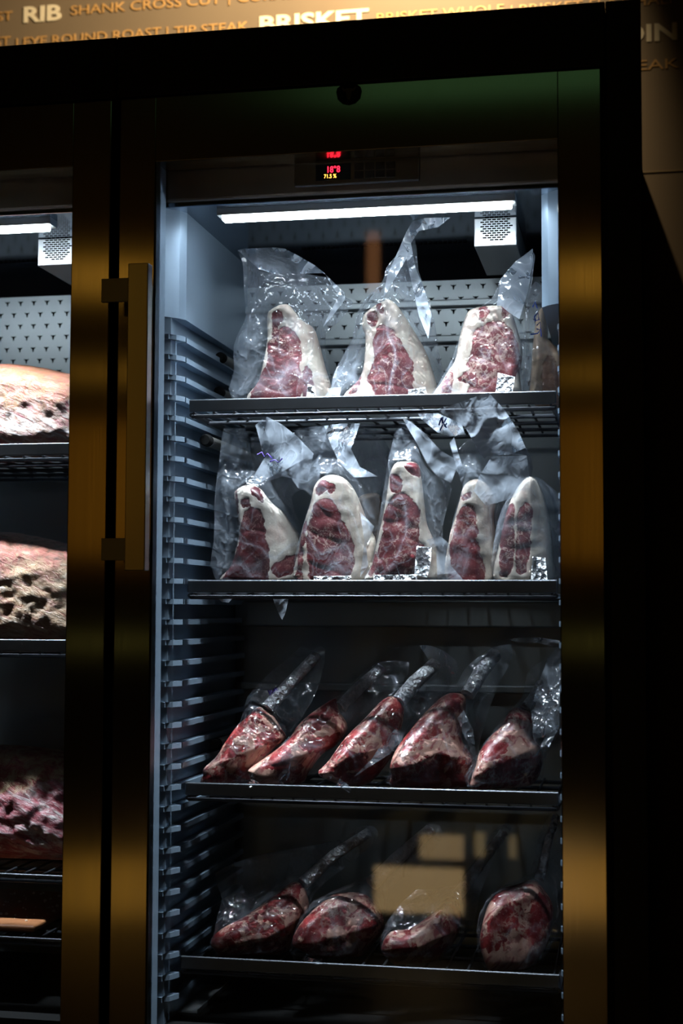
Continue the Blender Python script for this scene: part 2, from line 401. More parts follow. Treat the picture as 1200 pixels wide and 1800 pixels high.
def add_sheet(bm, pts, seed=0.0, hp=4.0, amp=0.0012, mi=0):
    # loose film: px, py and distance of each corner; the sheet is curved between them
    A = np.array([(p[0], p[1]) for p in pts], float); YY = np.array([p[2] for p in pts])
    V, T = fill(A, hp); W = 1.0 / (((V[:, None, :] - A[None]) ** 2).sum(2) + 30.0) ** 1.2
    Y = (W * YY).sum(1) / W.sum(1); vs = []; la = bm.verts.layers.float.get('free')
    for (x, y), yy in zip(V, Y):
        q = at(x, y, yy); yy += amp * (2.5 * nz(q[0] * 16 + seed, q[2] * 16, 2.0) + 1.5 * ridge(q[0] * 22, q[2] * 13 + seed, 5.0))
        g = at(x, y, yy); g[0] = min(max(g[0], 0.079), 0.631 if g[2] < 1.86 else 0.607); vs.append(bm.verts.new(g))
        if la is not None: vs[-1][la] = 1.0
    for t in T:
        try: f = bm.faces.new([vs[j] for j in t]); f.smooth = True; f.material_index = mi
        except ValueError: pass
def sheet_obj(name, pts, mat, parent, seed=0.0, hp=4.0, amp=0.0018):
    bm = bmesh.new(); add_sheet(bm, pts, seed, hp, amp)
    bmesh.ops.solidify(bm, geom=list(bm.faces), thickness=0.0003)
    return bm_obj(name, bm, mat, parent)
def foil_bone(pts, body, parent, r=0.010, seed=0):
    # bone wrapped in foil: centre line in px, radii in px
    ctr = []; rad = []
    for x, y, rp in pts:
        q = at_p(x, y, body.Y0, body.k, body.zb, body.m, body.x0); ctr.append(Vector(q)); rad.append(rp * (q[1] - CAM[1]) / F)
    c2, r2 = [], []
    for i in range(len(ctr) - 1):
        for j in range(8):
            t = j / 8; c2.append(ctr[i].lerp(ctr[i + 1], t)); r2.append(rad[i] * (1 - t) + rad[i + 1] * t)
    c2.append(ctr[-1]); r2.append(rad[-1]); c2.append(ctr[-1] + (ctr[-1] - ctr[-2]).normalized() * rad[-1] * 0.35); r2.append(rad[-1] * 0.55)
    bm = bmesh.new(); add_tube(bm, c2, r2, 18)
    for v in bm.verts:
        n = nz(v.co.x * 90 + seed, v.co.y * 90, v.co.z * 90) + 0.6 * nz(v.co.x * 220, v.co.y * 220, v.co.z * 220 + seed)
        v.co += Vector((n, -n, n * 0.5)) * 0.0016
    return bm_obj('foil_wrapped_bone', bm, FOIL, parent)
def scribble(strokes, Y, mat, parent, r=0.0009):
    bm = bmesh.new()
    for st in strokes:
        add_tube(bm, [at(x, y, Y) for x, y in st], r, 6)
    return bm_obj('handwriting', bm, mat, parent)

# ------------------------------------------------------------------ the room
def struct(o): o['kind'] = 'structure'; return o
WALL = simple('taupe_wall', (0.20, 0.150, 0.098), 0.75, var=0.10, bscale=60, bump=0.05)
DARKWALL = simple('dark_room_wall', (0.05, 0.04, 0.032), 0.8)
FLOORM = simple('floor_tile', (0.06, 0.05, 0.045), 0.5, var=0.2, bscale=30)
YW = 0.75
wall = struct(box_obj('wall_back', (-3.2, YW, 0), (3.2, YW + 0.12, 3.3), WALL))
struct(box_obj('wall_left', (-3.32, -4.5, 0), (-3.2, YW, 3.3), DARKWALL))
struct(box_obj('wall_right', (3.2, -4.5, 0), (3.32, YW, 3.3), DARKWALL))
struct(box_obj('wall_front', (-3.2, -4.62, 0), (3.2, -4.5, 3.3), DARKWALL))
struct(box_obj('floor', (-3.3, -4.6, -0.1), (3.3, YW + 0.1, 0), FLOORM))
struct(box_obj('ceiling', (-3.3, -4.6, 3.3), (3.3, YW + 0.1, 3.4), DARKWALL))
zs = at(1160, 301.5, YW)[2]
struct(box_obj('trim_1', (0.6, YW - 0.002, zs - 0.0012), (3.2, YW, zs + 0.0012), simple('wall_seam', (0.30, 0.22, 0.12), 0.6)))

GOLD = simple('gold_lettering', (0.62, 0.36, 0.13), 0.5)
CREAM = simple('cream_lettering', (0.92, 0.82, 0.62), 0.5)
def lettering(text, x0, x1, ybase, capz, mat, bold=0.0, right=False):
    cu = bpy.data.curves.new('lettering', 'FONT'); cu.body = text; cu.size = 1.0; cu.extrude = 0.02; cu.offset = bold
    cu.resolution_u = 3
    tmp = bpy.data.objects.new('lettering_curve', cu); COL.objects.link(tmp)
    dg = bpy.context.evaluated_depsgraph_get(); me = bpy.data.meshes.new_from_object(tmp.evaluated_get(dg))
    bpy.data.objects.remove(tmp); bpy.data.curves.remove(cu)
    co = np.array([v.co[:] for v in me.vertices]); mn, mx = co.min(0), co.max(0)
    p0 = at(x0, ybase, YW); p1 = at(x1, ybase, YW)
    sx = (p1[0] - p0[0]) / (mx[0] - mn[0]); sz = capz / 0.727
    for v in me.vertices:
        c = v.co; v.co = Vector((p0[0] + (c.x - mn[0]) * sx, YW - 0.0012 - c.z * 0.03, p0[2] + (c.y) * sz))
    me.name = 'lettering'
    return link('lettering', me, mat, wall)
PXW = (YW - CAM[1]) / F
lettering('ST', -5, 22, 37.5, 18.5 * PXW, GOLD)
lettering('RIB', 42, 108, 39.5, 30.5 * PXW, CREAM, 0.03)
lettering('SHANK CROSS CUT', 125, 388, 27, 19 * PXW, GOLD)
lettering('|', 402, 404, 4, 19 * PXW, GOLD)
lettering('CORNED BEEF', 418, 610, 4.5, 19 * PXW, GOLD)
lettering('ROAST', -62, 18, 86, 19 * PXW, GOLD)
lettering('|', 29, 31, 84, 19 * PXW, GOLD)
lettering('EYE ROUND ROAST', 42, 283, 82.5, 19 * PXW, GOLD)
lettering('|', 293, 295, 64, 19 * PXW, GOLD)
lettering('TIP STEAK', 306, 436, 64, 19 * PXW, GOLD)
lettering('BRISKET', 456, 648, 57, 30.5 * PXW, CREAM, 0.03)
lettering('BRISKET WHOLE', 662, 886, 41, 19 * PXW, GOLD)
lettering('|', 898, 900, 27, 19 * PXW, GOLD)
lettering('BRISKET FLAT HALF', 913, 1189, 26, 19 * PXW, GOLD)
lettering('SIRLOIN', 985, 1190, 83, 31 * PXW, CREAM, 0.03)
lettering('TOP SIRLOIN STEAK', 830, 1193, 143, 18.5 * PXW, GOLD)

# ceiling spotlight washing the lettered wall
def spot_fixture(loc, target, power, col, size, blend, label):
    t = thing('ceiling_spotlight', label, 'lamp', loc)
    L = Vector(loc); bm = bmesh.new(); add_tube(bm, [L, L + Vector((0, 0, 3.3 - loc[2]))], 0.012, 10)
    bm_obj('stem', bm, BLACK, t)
    d = (Vector(target) - L).normalized(); bm = bmesh.new(); add_tube(bm, [L - d * 0.10, L - d * 0.02, L], [0.035, 0.045, 0.05], 20, cap=False)
    bm_obj('lamp_housing', bm, BLACK, t)
    ld = bpy.data.lights.new('spot_light', 'SPOT'); ld.energy = power; ld.color = col; ld.spot_size = size; ld.spot_blend = blend; ld.shadow_soft_size = 0.015
    lo = bpy.data.objects.new('spot_light', ld); COL.objects.link(lo); lo.parent = t
    lo.rotation_euler = d.to_track_quat('-Z', 'Y').to_euler(); lo.location = d * 0.01
    return t
spot_fixture((0.50, 0.30, 3.06), (0.10, YW, 2.58), 125.0, (1.0, 0.76, 0.45), math.radians(115), 1.0, 'black ceiling spotlight above the cabinets washing the lettered wall')

# unseen glow panels, added so the steel and glass show coloured reflections
def added_glow(px0, px1, py, hh, D, col, st, label, name='added_glow_bar'):
    a = at(px0, py, D); b = at(px1, py, D); z = (a[2] + b[2]) / 2
    t = thing(name, label, 'lamp', (float(a[0] + b[0]) / 2, -D, float(z)), 'glow panels added opposite the cabinets for their reflections')
    box_obj('housing', (a[0] - 0.02, -D - 0.06, z - hh / 2 - 0.02), (b[0] + 0.02, -D - 0.012, z + hh / 2 + 0.02), BLACK, t, 0.006)
    box_obj('glow_face', (a[0], -D - 0.02, z - hh / 2), (b[0], -D, z + hh / 2), m_emit('glow_emission', col, st), t, 0.004)
AMB = (1.0, 0.54, 0.07)
for (xa, xb, w_) in ((132, 262, 'left'), (1000, 1130, 'right')):  # added glow, sized to what each door stile mirrors
    added_glow(xa, xb, 488, 0.16, 4.42, AMB, 0.95, 'topmost amber glow panel added for the steel reflection, %s column' % w_)
    added_glow(xa, xb, 655, 0.07, 4.42, AMB, 0.6, 'slim amber glow panel added for the steel reflection, second from the top, %s column' % w_)
    added_glow(xa, xb, 860, 0.62, 4.42, (1.0, 0.45, 0.04), 0.30, 'broad dim amber glow panel added for the steel reflection, %s column' % w_)
    added_glow(xa, xb, 1130, 0.05, 4.42, (0.8, 0.75, 0.2), 0.25, 'slim olive glow panel added for the steel reflection, %s column' % w_)
    added_glow(xa, xb, 1560, 0.26, 4.42, AMB, 0.6, 'lowest amber glow panel added for the steel reflection, %s column' % w_)
added_glow(560, 1300, 132, 0.10, 2.2, (0.30, 0.8, 0.35), 0.10, 'dim green glow panel added for the glare on the door top')  # unseen green source, added for the greenish glare on the door
added_glow(655, 812, 1568, 0.19, 4.2, (1.0, 0.66, 0.30), 2.4, 'bright warm glow panel added for the reflection low in the glass', 'added_glass_glow')  # this and the next three: unseen glow added for the warm glass reflection
added_glow(832, 850, 1488, 0.10, 4.2, (1.0, 0.70, 0.30), 1.2, 'small warm glow panel added right of the bright ones, mirrored in the glass', 'added_small_glow')
added_glow(893, 906, 1492, 0.09, 4.2, (1.0, 0.70, 0.30), 1.0, 'small warm glow panel added farthest right, mirrored in the glass', 'added_small_glow')
added_glow(735, 812, 1492, 0.10, 4.2, (1.0, 0.66, 0.30), 1.8, 'upper bright warm glow panel added for the reflection low in the glass', 'added_glass_glow')
added_glow(641, 664, 455, 0.26, 4.1, (1.0, 0.42, 0.16), 1.2, 'orange glow panel added for the orange blur in the glass', 'added_orange_glow')  # unseen glow, added for the orange blur mirrored in the pane

# ------------------------------------------------------------------ the ageing cabinets
OFF = -0.7135
Z0, PITCH = 1.4623, 0.0305
def side_profile(side):
    # liner side wall: x of smooth face, rib tip, recess, flange
    return dict(L=(0.076, 0.076, 0.060, 0.048), R=(0.612, 0.634, 0.648, 0.652))[side]
def bull(bm, x, y, z, s, mi):
    pts = [(-1, .95), (-.55, .62), (-.2, .72), (.2, .72), (.55, .62), (1, .95), (.78, .30), (.42, .22), (.26, -.45), (.16, -.95), (-.16, -.95), (-.26, -.45), (-.42, .22), (-.78, .30)]
    vs = [bm.verts.new((x + a * s, y, z + b * s)) for a, b in pts]
    # split so that every face is convex
    for idx in ((0, 1, 13), (1, 12, 13), (1, 2, 12), (2, 3, 7, 12), (3, 4, 7), (4, 6, 7), (4, 5, 6), (12, 7, 8, 11), (11, 8, 9, 10)):
        f = bm.faces.new([vs[i] for i in idx]); f.material_index = mi
cab = thing('ageing_cabinet', 'black and steel glass-door cabinet full of bagged steaks, bar handle on its left', 'refrigerator', (0.35, 0.05, 0), )
YB = 0.455
# housing
bm = bmesh.new()
add_box(bm, (-0.0065, 0.055, 0.55), (0.046, 0.74, 2.20)); add_box(bm, (0.654, 0.055, 0.55), (0.7065, 0.74, 2.20))
add_box(bm, (0.046, 0.055, 2.075), (0.654, 0.74, 2.20)); add_box(bm, (0.046, 0.48, 0.55), (0.654, 0.74, 2.075)); add_box(bm, (0.046, 0.055, 0.55), (0.654, 0.48, 0.82))
bm_obj('housing', bm, BLACK, cab)
box_obj('top_fascia', (-0.0065, 0.0, 2.203), (0.7065, 0.74, 2.295), BLACK, cab, 0.002)
box_obj('plinth', (-0.0065, 0.03, 0.0), (0.7065, 0.74, 0.55), BLACK, cab)
# liner: sides, ribs, ceiling, floor
bm = bmesh.new()
for sd in 'LR':
    sm, tip, rec, flg = side_profile(sd); far = 0.045 if sd == 'L' else 0.6545
    zt = 1.885
    # flange + chamfer, smooth upper wall (one extruded plan profile)
    def extr(plan, z0, z1):
        lo = [bm.verts.new((x, y, z0)) for x, y in plan]; hi = [bm.verts.new((x, y, z1)) for x, y in plan]; n = len(plan)
        for i in range(n):
            try: bm.faces.new((lo[i], lo[(i + 1) % n], hi[(i + 1) % n], hi[i]))
            except ValueError: pass
        bm.faces.new(lo[::-1]); bm.faces.new(hi)
    c1 = flg + (sm - flg) * 0.75
    extr([(far, 0.056), (flg, 0.056), (flg + (0.003 if sd == 'L' else -0.003), 0.058), (c1, 0.078), (sm, 0.092), (sm, YB), (far, YB)], zt, 2.06)
    extr([(far, 0.056), (flg, 0.056), (flg, 0.062), (rec, 0.068), (rec, YB), (far, YB)], 0.84, zt)
    # rounded bottom lip of the smooth part is met by the first rib
    k = -20
    while Z0 + k * PITCH < zt - 0.01:
        z = Z0 + k * PITCH
        if z > 0.86:
            s_ = 1 if sd == 'L' else -1
            c1 = flg + (tip - flg) * 0.7
            a = [(flg - s_ * 0.001, 0.060), (c1, 0.071), (tip - s_ * 0.001, 0.086), (tip, 0.090), (tip, 0.0905), (rec - s_ * 0.001, 0.0905), (rec - s_ * 0.001, 0.060)]
            extr(a, z - 0.0075, z)
            extr([(rec - s_ * 0.001, 0.096), (tip, 0.096), (tip, YB), (rec - s_ * 0.001, YB)], z - 0.008, z)
        k += 1
bmesh.ops.recalc_face_normals(bm, faces=bm.faces)
bm_obj('side_liner', bm, LINER, cab)
box_obj('floor_liner', (0.045, 0.056, 0.82), (0.6545, YB, 0.842), GASKET, cab)
bm = bmesh.new(); add_box(bm, (0.045, 0.056, 2.050), (0.6545, 0.47, 2.075), 0.002)
for i in range(34):     # slots across the ceiling duct
    x = 0.20 + i * 0.0082; add_box(bm, (x, 0.335, 2.0485), (x + 0.0052, 0.345, 2.0502), mi=1)
bm_obj('ceiling_liner', bm, [CEIL, HOLE], cab)
# back panel with punched bull heads and bars
bm = bmesh.new()
add_box(bm, (0.045, YB, 0.82), (0.6545, 0.47, 2.012)); add_box(bm, (0.045, 0.466, 2.012), (0.6545, 0.475, 2.06), mi=1)
zr = 2.000; row = 0
while zr > 1.79:
    x = 0.085 + (0.0127 if row % 2 else 0)
    while x < 0.64:
        bull(bm, x, YB - 0.0006, zr, 0.0050, 1); x += 0.0254
    zr -= 0.0212; row += 1
bm_obj('back_panel', bm, [PANEL, HOLE], cab)
for yy in (538, 600, 1209):
    z = at(700, yy, YB)[2]; box_obj('back_bar', (0.062, YB - 0.012, z - 0.006), (0.646, YB - 0.0005, z + 0.006), PANEL, cab, 0.002)
z = at(640, 1050, YB)[2]; box_obj('lower_duct_cover', (0.062, YB - 0.02, z - 0.05), (0.646, YB - 0.001, z - 0.006), PANEL, cab, 0.003)
# rods sticking out of the back on the left, with rubber caps
for px, py, Y, r in ((386, 627, 0.28, 0.0085), (383, 688, 0.30, 0.0085), (360, 773, 0.17, 0.0095), (377, 1308, 0.24, 0.008)):
    p = at(px, py, Y); bm = bmesh.new(); add_tube(bm, [(p[0], Y + 0.006, p[2]), (p[0], YB, p[2])], r * 0.9, 16)
    rod = bm_obj('support_rod', bm, ROD, cab)
    bm = bmesh.new(); add_tube(bm, [(p[0], Y, p[2]), (p[0], Y + 0.003, p[2]), (p[0], Y + 0.016, p[2])], [r * 0.8, r, r * 1.02], 16)
    bm_obj('rubber_cap', bm, GASKET, rod)
# control panel
Yc = 0.052
bm = bmesh.new(); add_box(bm, (0.052, Yc, 2.056), (0.648, 0.10, 2.16), 0.005, 3)
cp = bm_obj('control_panel', bm, CTRL, cab)
def prect(x0, y0, x1, y1, Ya, Yb_, name, mat, par, bev=0.0):
    a = at(x0, y0, Ya); b = at(x1, y1, Ya); return box_obj(name, (a[0], Ya, b[2]), (b[0], Yb_, a[2]), mat, par, bev)
prect(517, 287, 737, 317, Yc - 0.004, Yc + 0.002, 'control_plate', CTRL2, cp, 0.002)
Yp = Yc - 0.004
a = at(555, 290, Yp); b = at(616, 315, Yp)
disp = box_obj('display', (a[0], Yp - 0.001, b[2]), (b[0], Yp + 0.001, a[2]), GASKET, cp)
def digits(text, px, py, ch, mat, par):
    cu = bpy.data.curves.new('digits', 'FONT'); cu.body = text; cu.size = 1.0; cu.extrude = 0.02; cu.offset = 0.01
    tmp = bpy.data.objects.new('digits_curve', cu); COL.objects.link(tmp)
    dg = bpy.context.evaluated_depsgraph_get(); me = bpy.data.meshes.new_from_object(tmp.evaluated_get(dg)); bpy.data.objects.remove(tmp); bpy.data.curves.remove(cu)
    p = at(px, py, Yp - 0.001); s = ch / 0.727
    for v in me.vertices: v.co = Vector((p[0] + v.co.x * s * 0.85, Yp - 0.0012 - v.co.z * 0.01, p[2] + v.co.y * s))
    return link('digits', me, mat, par)
digits('18\u00b08', 573, 303.5, 0.0095, RED, disp); digits('71.5 %', 569, 313.5, 0.0060, AMBER, disp)
for r_ in range(2):
    for c_ in range(4):
        x0 = 622 + c_ * 18.6; y0 = 286 + r_ * 14.6 - c_ * 0.9
        prect(x0 + 0.5, y0 + 0.5, x0 + 16.5, y0 + 12.5, Yp - 0.0015, Yp, 'button', BTN, cp, 0.0004)
# light strip, slightly askew like the housing it hangs from
zc = 2.0500
zl = float(at(640, 366, 0.082)[2]); a = at(383, 376, 0.082); b = at(906, 352, 0.082)
bm = bmesh.new(); add_box(bm, (a[0], 0.074, zl - 0.002), (b[0], 0.104, zl + 0.010), 0.001)
for x in (a[0] + 0.06, (a[0] + b[0]) / 2, b[0] - 0.06): add_box(bm, (x - 0.004, 0.088, zl + 0.010), (x + 0.004, 0.094, zc + 0.002))
st = bm_obj('light_housing', bm, FAN, cab)
bm = bmesh.new(); add_box(bm, (a[0] + 0.008, 0.0745, zl - 0.010), (b[0] - 0.006, 0.0925, zl - 0.002), 0.002)
lst = bm_obj('light_strip', bm, STRIP, st)
ld = bpy.data.lights.new('strip_beam', 'AREA'); ld.shape = 'RECTANGLE'; ld.size = float(b[0] - a[0]) - 0.03; ld.size_y = 0.014
ld.energy = BEAM_POWER; ld.color = (0.80, 0.90, 1.0); ld.spread = BEAM_SPREAD
lo = bpy.data.objects.new('strip_beam', ld); COL.objects.link(lo); lo.parent = lst
lo.location = Vector((float(a[0] + b[0]) / 2, 0.0835, zl - 0.0108)) - world_loc(lst); lo.rotation_euler = (math.radians(5), 0, 0)
# fan box
Yf = 0.20
a = at(833, 352, Yf); b = at(908, 431, Yf)
bm = bmesh.new(); add_box(bm, (a[0], Yf, b[2]), (b[0], 0.40, zc - 0.0005), 0.0015)
fb = bm_obj('fan_box', bm, FAN, cab)
bm = bmesh.new(); cx, cz_ = (a[0] + b[0]) / 2, b[2] + 0.031
for i in range(-6, 7):
    wr = 0.021 * math.sqrt(max(0.0, 1 - (i / 6.6) ** 2)); zz = cz_ + i * 0.0035
    x = -0.0275 + (0.0036 if i % 2 else 0.0)
    while x < 0.0275:
        if abs(x) < wr + 0.003: add_box(bm, (cx + x - 0.0029, Yf - 0.0006, zz - 0.0010), (cx + x + 0.0029, Yf + 0.0005, zz + 0.0010))
        x += 0.0073
bm_obj('vent_slots', bm, HOLE, fb)
# door
bm = bmesh.new()
ox0, ox1, oz0, oz1 = 0.0555, 0.640, 0.80, 2.1030
D = 0.048
add_box(bm, (0, 0, 0.60), (ox0, D, 2.20), 0.0015); add_box(bm, (ox1, 0, 0.60), (0.70, D, 2.20), 0.0015)
add_box(bm, (ox0 - 0.001, 0.0002, oz1), (ox1 + 0.001, D, 2.1998), 0.001); add_box(bm, (ox0 - 0.001, 0.0002, 0.6002), (ox1 + 0.001, D, oz0), 0.001)
door = bm_obj('door', bm, STEEL, cab)
box_obj('window_reveal', (ox0 - 0.0005, 0.004, oz0), (ox0 + 0.0008, D, oz1), LINER, door)
box_obj('glass_pane', (ox0 - 0.002, 0.016, oz0 - 0.002), (ox1 + 0.002, 0.022, oz1 + 0.002), GLASS, door)
bm = bmesh.new()
for x0, x1, z0, z1 in ((-0.003, 0.05, 0.60, 2.20), (0.645, 0.70, 0.60, 2.20), (0.05, 0.645, 2.11, 2.20), (0.05, 0.645, 0.60, 0.80)): add_box(bm, (x0, D, z0), (x1, 0.0555, z1))
bm_obj('door_gasket', bm, GASKET, door)
# handle
Yh = -0.062
h0 = at(225, 463, Yh); h1 = at(254, 1003, Yh)
bm = bmesh.new(); add_box(bm, (h0[0], Yh, h1[2]), (h1[0], Yh + 0.020, h0[2]), 0.0012)
hd = bm_obj('handle_bar', bm, HANDLE, door)
for y0, y1 in ((490, 529), (946, 985)):
    a = at(178, y0, Yh + 0.012); b = at(240, y1, Yh + 0.012)
    bm = bmesh.new(); add_box(bm, (a[0], Yh + 0.012, b[2]), (h0[0] + 0.004, Yh + 0.018, a[2]), 0.0006)
    add_box(bm, (h0[0] + 0.006, Yh + 0.02, b[2]), (h0[0] + 0.014, 0.0, a[2]), 0.0006)
    bm_obj('handle_bracket', bm, FAN, hd)
# badge: dark shield with a bull head, faint lettering under it
c = at(613, 163, -0.001); bm = bmesh.new(); n = 20; ring = []
pts = [(0, 1.0), (0.45, .80), (0.92, .42), (1.0, 0.1), (.88, -.5), (.5, -.88), (0, -1), (-.5, -.88), (-.88, -.5), (-1, .1), (-.92, .42), (-.45, .80)]
f0 = [bm.verts.new((c[0] + x * 0.0185, -0.0015, c[2] + z * 0.0175)) for x, z in pts]; f1 = [bm.verts.new((v.co.x, 0.0, v.co.z)) for v in f0]
bm.faces.new(f0)
for i in range(12): bm.faces.new((f0[i], f0[(i + 1) % 12], f1[(i + 1) % 12], f1[i]))
bmesh.ops.recalc_face_normals(bm, faces=bm.faces)
bd = bm_obj('badge', bm, GASKET, door)
bm = bmesh.new(); bull(bm, c[0], -0.0018, c[2] - 0.001, 0.0105, 0); bm_obj('bull_head_emblem', bm, simple('emblem_grey', (0.10, 0.09, 0.08), 0.5), bd)

def copy_tree(o, parent=None):
    c = o.copy(); COL.objects.link(c); c.parent = parent
    for ch in [x for x in o.children]:
        if not ch.name.startswith('back_bar'): copy_tree(ch, c)
    return c
cab2 = copy_tree(cab); cab2.location = cab.location + Vector((OFF, 0, 0))
cab2['label'] = 'steel glass-door cabinet of large loins, cut off by the left photo edge'
cab['group'] = cab2['group'] = 'meat ageing cabinets'
# surround on the right of the right cabinet only
sp_ = thing('surround_panel', 'black upright panel closing the right side of the right cabinet', 'panel', (0.73, 0.0, 0))
box_obj('panel', (0.7070, 0.0, 0.0), (0.7555, 0.745, 2.295), BLACK, sp_, 0.002)
bm = bmesh.new()
# lettering on the right door only
cu = None

# ------------------------------------------------------------------ wire shelves
def shelf(ztop, x0, x1, label, group, Y=0.09, rail=0.019, dx=0.0, wires=True):
    x0 += dx; x1 += dx
    t = thing('wire_shelf', label, 'shelf', ((x0 + x1) / 2, 0.26, ztop - rail), group)
    bm = bmesh.new(); add_box(bm, (x0, Y, ztop - rail), (x1, Y + 0.004, ztop), 0.0018, 3)
    bm_obj('front_rail', bm, RAIL, t)
    bm = bmesh.new(); zg = ztop - rail - 0.001
    for k in range(5):
        y = 0.097 + k * 0.083; add_tube(bm, [(x0 + 0.003, y, zg - 0.005), (x1 - 0.003, y, zg - 0.005)], 0.0032, 8)
    x = x0 + 0.006
    while x < x1: add_tube(bm, [(x, 0.095, zg), (x, 0.43, zg)], 0.0021, 6); x += 0.0315
    for x in (x0 + 0.003, x1 - 0.003): add_tube(bm, [(x, 0.095, zg - 0.003), (x, 0.435, zg - 0.003)], 0.004, 8)
    bm_obj('wire_grid', bm, WIRE, t)
    return ztop - rail + 0.0025
G1 = 'wire shelves of the right cabinet'; G2 = 'wire shelves of the left cabinet'
Z1, Z2, Z3, Z4 = 1.763, 1.4907, 1.1905, 0.937
b1 = shelf(Z1, 0.0825, 0.632, 'topmost grey wire shelf of the right cabinet carrying three bagged strip steaks', G1)
b2 = shelf(Z2, 0.0825, 0.632, 'second grey wire shelf from the top of the right cabinet', G1)
b3 = shelf(Z3, 0.0825, 0.632, 'grey wire shelf under the five leaning foil-wrapped tomahawk steaks', G1)
b4 = shelf(Z4, 0.0780, 0.632, 'lowest grey wire shelf of the right cabinet, in near darkness', G1)
ZL = [at(60, 779, 0.09)[2], at(60, 1124, 0.09)[2], at(60, 1537, 0.09)[2], at(60, 1648, 0.09)[2]]
bl = [shelf(ZL[0], 0.0825, 0.632, 'topmost grey shelf of the left cabinet under a tan crusted loin', G2, dx=OFF),
      shelf(ZL[1], 0.0825, 0.632, 'middle grey shelf of the left cabinet under the loin with a string shadow', G2, dx=OFF),
      shelf(ZL[2], 0.0825, 0.632, 'third grey wire shelf of the left cabinet with a thin front wire', G2, rail=0.005, dx=OFF),
      shelf(ZL[3], 0.0825, 0.632, 'lowest wire shelf of the left cabinet holding the orange salt slab', G2, rail=0.005, dx=OFF)]

# ------------------------------------------------------------------ bagged steaks
A = crop(380, 430, 2.0); B = crop(370, 700, 1.905); C_ = crop(700, 680, 4.0); Dd = crop(340, 1100, 1.791)
Ee = crop(340, 1420, 1.791); F5 = crop(340, 1200, 3.53); F6 = crop(660, 1180, 3.53)
def fl(conv, pts): return [(*conv([(x, y)])[0], 0.082 if 0.082 < Y < 0.0999 else Y) for x, y, Y in pts]
def steak(label, group, conv, outline, leans, bag, Y0, k, zb, T, mat, turn=None, under=None, seed=0.0, flaps=(), bone=None, bconv=None, patches=(), cat='steak', R=0.011, lump=0.0045, name='bagged_steak', film=None, mconv=None, amp=0.006, m=None):
    mc = mconv or conv
    body = Body(mc(outline), Y0, k, zb, T, R=R, turn=None if turn is None else (mc([turn[0]])[0], turn[1]),
                under=None if under is None else (mc(under[0]), under[1]), seed=seed, lump=lump, m={GD: 0.42, GE: 0.42, GB: 0.12, GA: 0.0}[group] if m is None else m)
    c = body.poly.mean(0)
    t = thing(name, label, cat, (float(c[0]), Y0, zb), group)
    body.build([mc(L) for L in leans], mat, t)
    pouch(conv(bag), body, t, seed, film or (FILM_THIN if group in (GD, GE) else None), mat2=FILM if group in (GD, GE) else None, flaps=[fl(conv, f) for f in flaps], amp=amp)
    if bone: foil_bone([(*conv([(x, y)])[0], r) for x, y, r in bone], body, t, seed=seed)
    for p in patches:
        ps = [(*mc([(x, y)])[0], Y) for x, y, Y in p]; sheet_obj('foil_patch', ps, FOIL, t, seed, 3.0, 0.003)
    return t, body

GA = 'bagged strip steaks standing on the top shelf'; GB = 'bagged steaks standing on the second shelf'
GD = 'bagged tomahawk steaks leaning on the third shelf'; GE = 'bagged tomahawk steaks on the lowest shelf'
a1, _ = steak('leftmost bagged steak on the top shelf, milky bag top folded over flat', GA, A,
      [(118, 560), (150, 480), (166, 420), (180, 340), (180, 300), (182, 245), (215, 218), (250, 210), (275, 235), (300, 265), (335, 288), (352, 340), (372, 430), (392, 500), (402, 560)],
      [[(130, 575), (160, 470), (190, 420), (186, 360), (205, 340), (232, 300), (262, 298), (285, 325), (300, 350), (298, 430), (296, 575)], [(205, 262), (213, 242), (232, 240), (240, 262), (225, 300), (208, 320)], [(312, 455), (325, 430), (336, 480), (338, 545), (312, 540)], [(122, 560), (150, 500), (165, 480), (160, 520), (150, 560)]],
      [(62, 560), (60, 440), (62, 350), (92, 290), (105, 250), (98, 180), (90, 60), (75, 22), (150, 85), (205, 102), (380, 100), (415, 150), (453, 172), (452, 190), (410, 255), (372, 300), (376, 400), (398, 480), (440, 505), (432, 535), (402, 560)],
      0.185, 0.10, b1, 0.034, MEAT, turn=((298, 300), 0.9), seed=1.0,
      flaps=[[(75, 20, 0.16), (100, 14, 0.21), (205, 10, 0.24), (240, 14, 0.24), (290, 40, 0.22), (345, 72, 0.21), (380, 100, 0.17), (205, 103, 0.13), (150, 86, 0.13)],
             [(380, 100, 0.17), (345, 72, 0.21), (400, 120, 0.19), (452, 170, 0.18), (453, 192, 0.17), (405, 255, 0.17), (375, 290, 0.17), (400, 235, 0.165), (432, 180, 0.165), (410, 150, 0.165)],
             [(395, 505, 0.14), (440, 500, 0.14), (432, 538, 0.13), (395, 545, 0.14)]],
      patches=[[(322, 490, 0.165), (345, 500, 0.17), (352, 545, 0.17), (316, 545, 0.163)]])
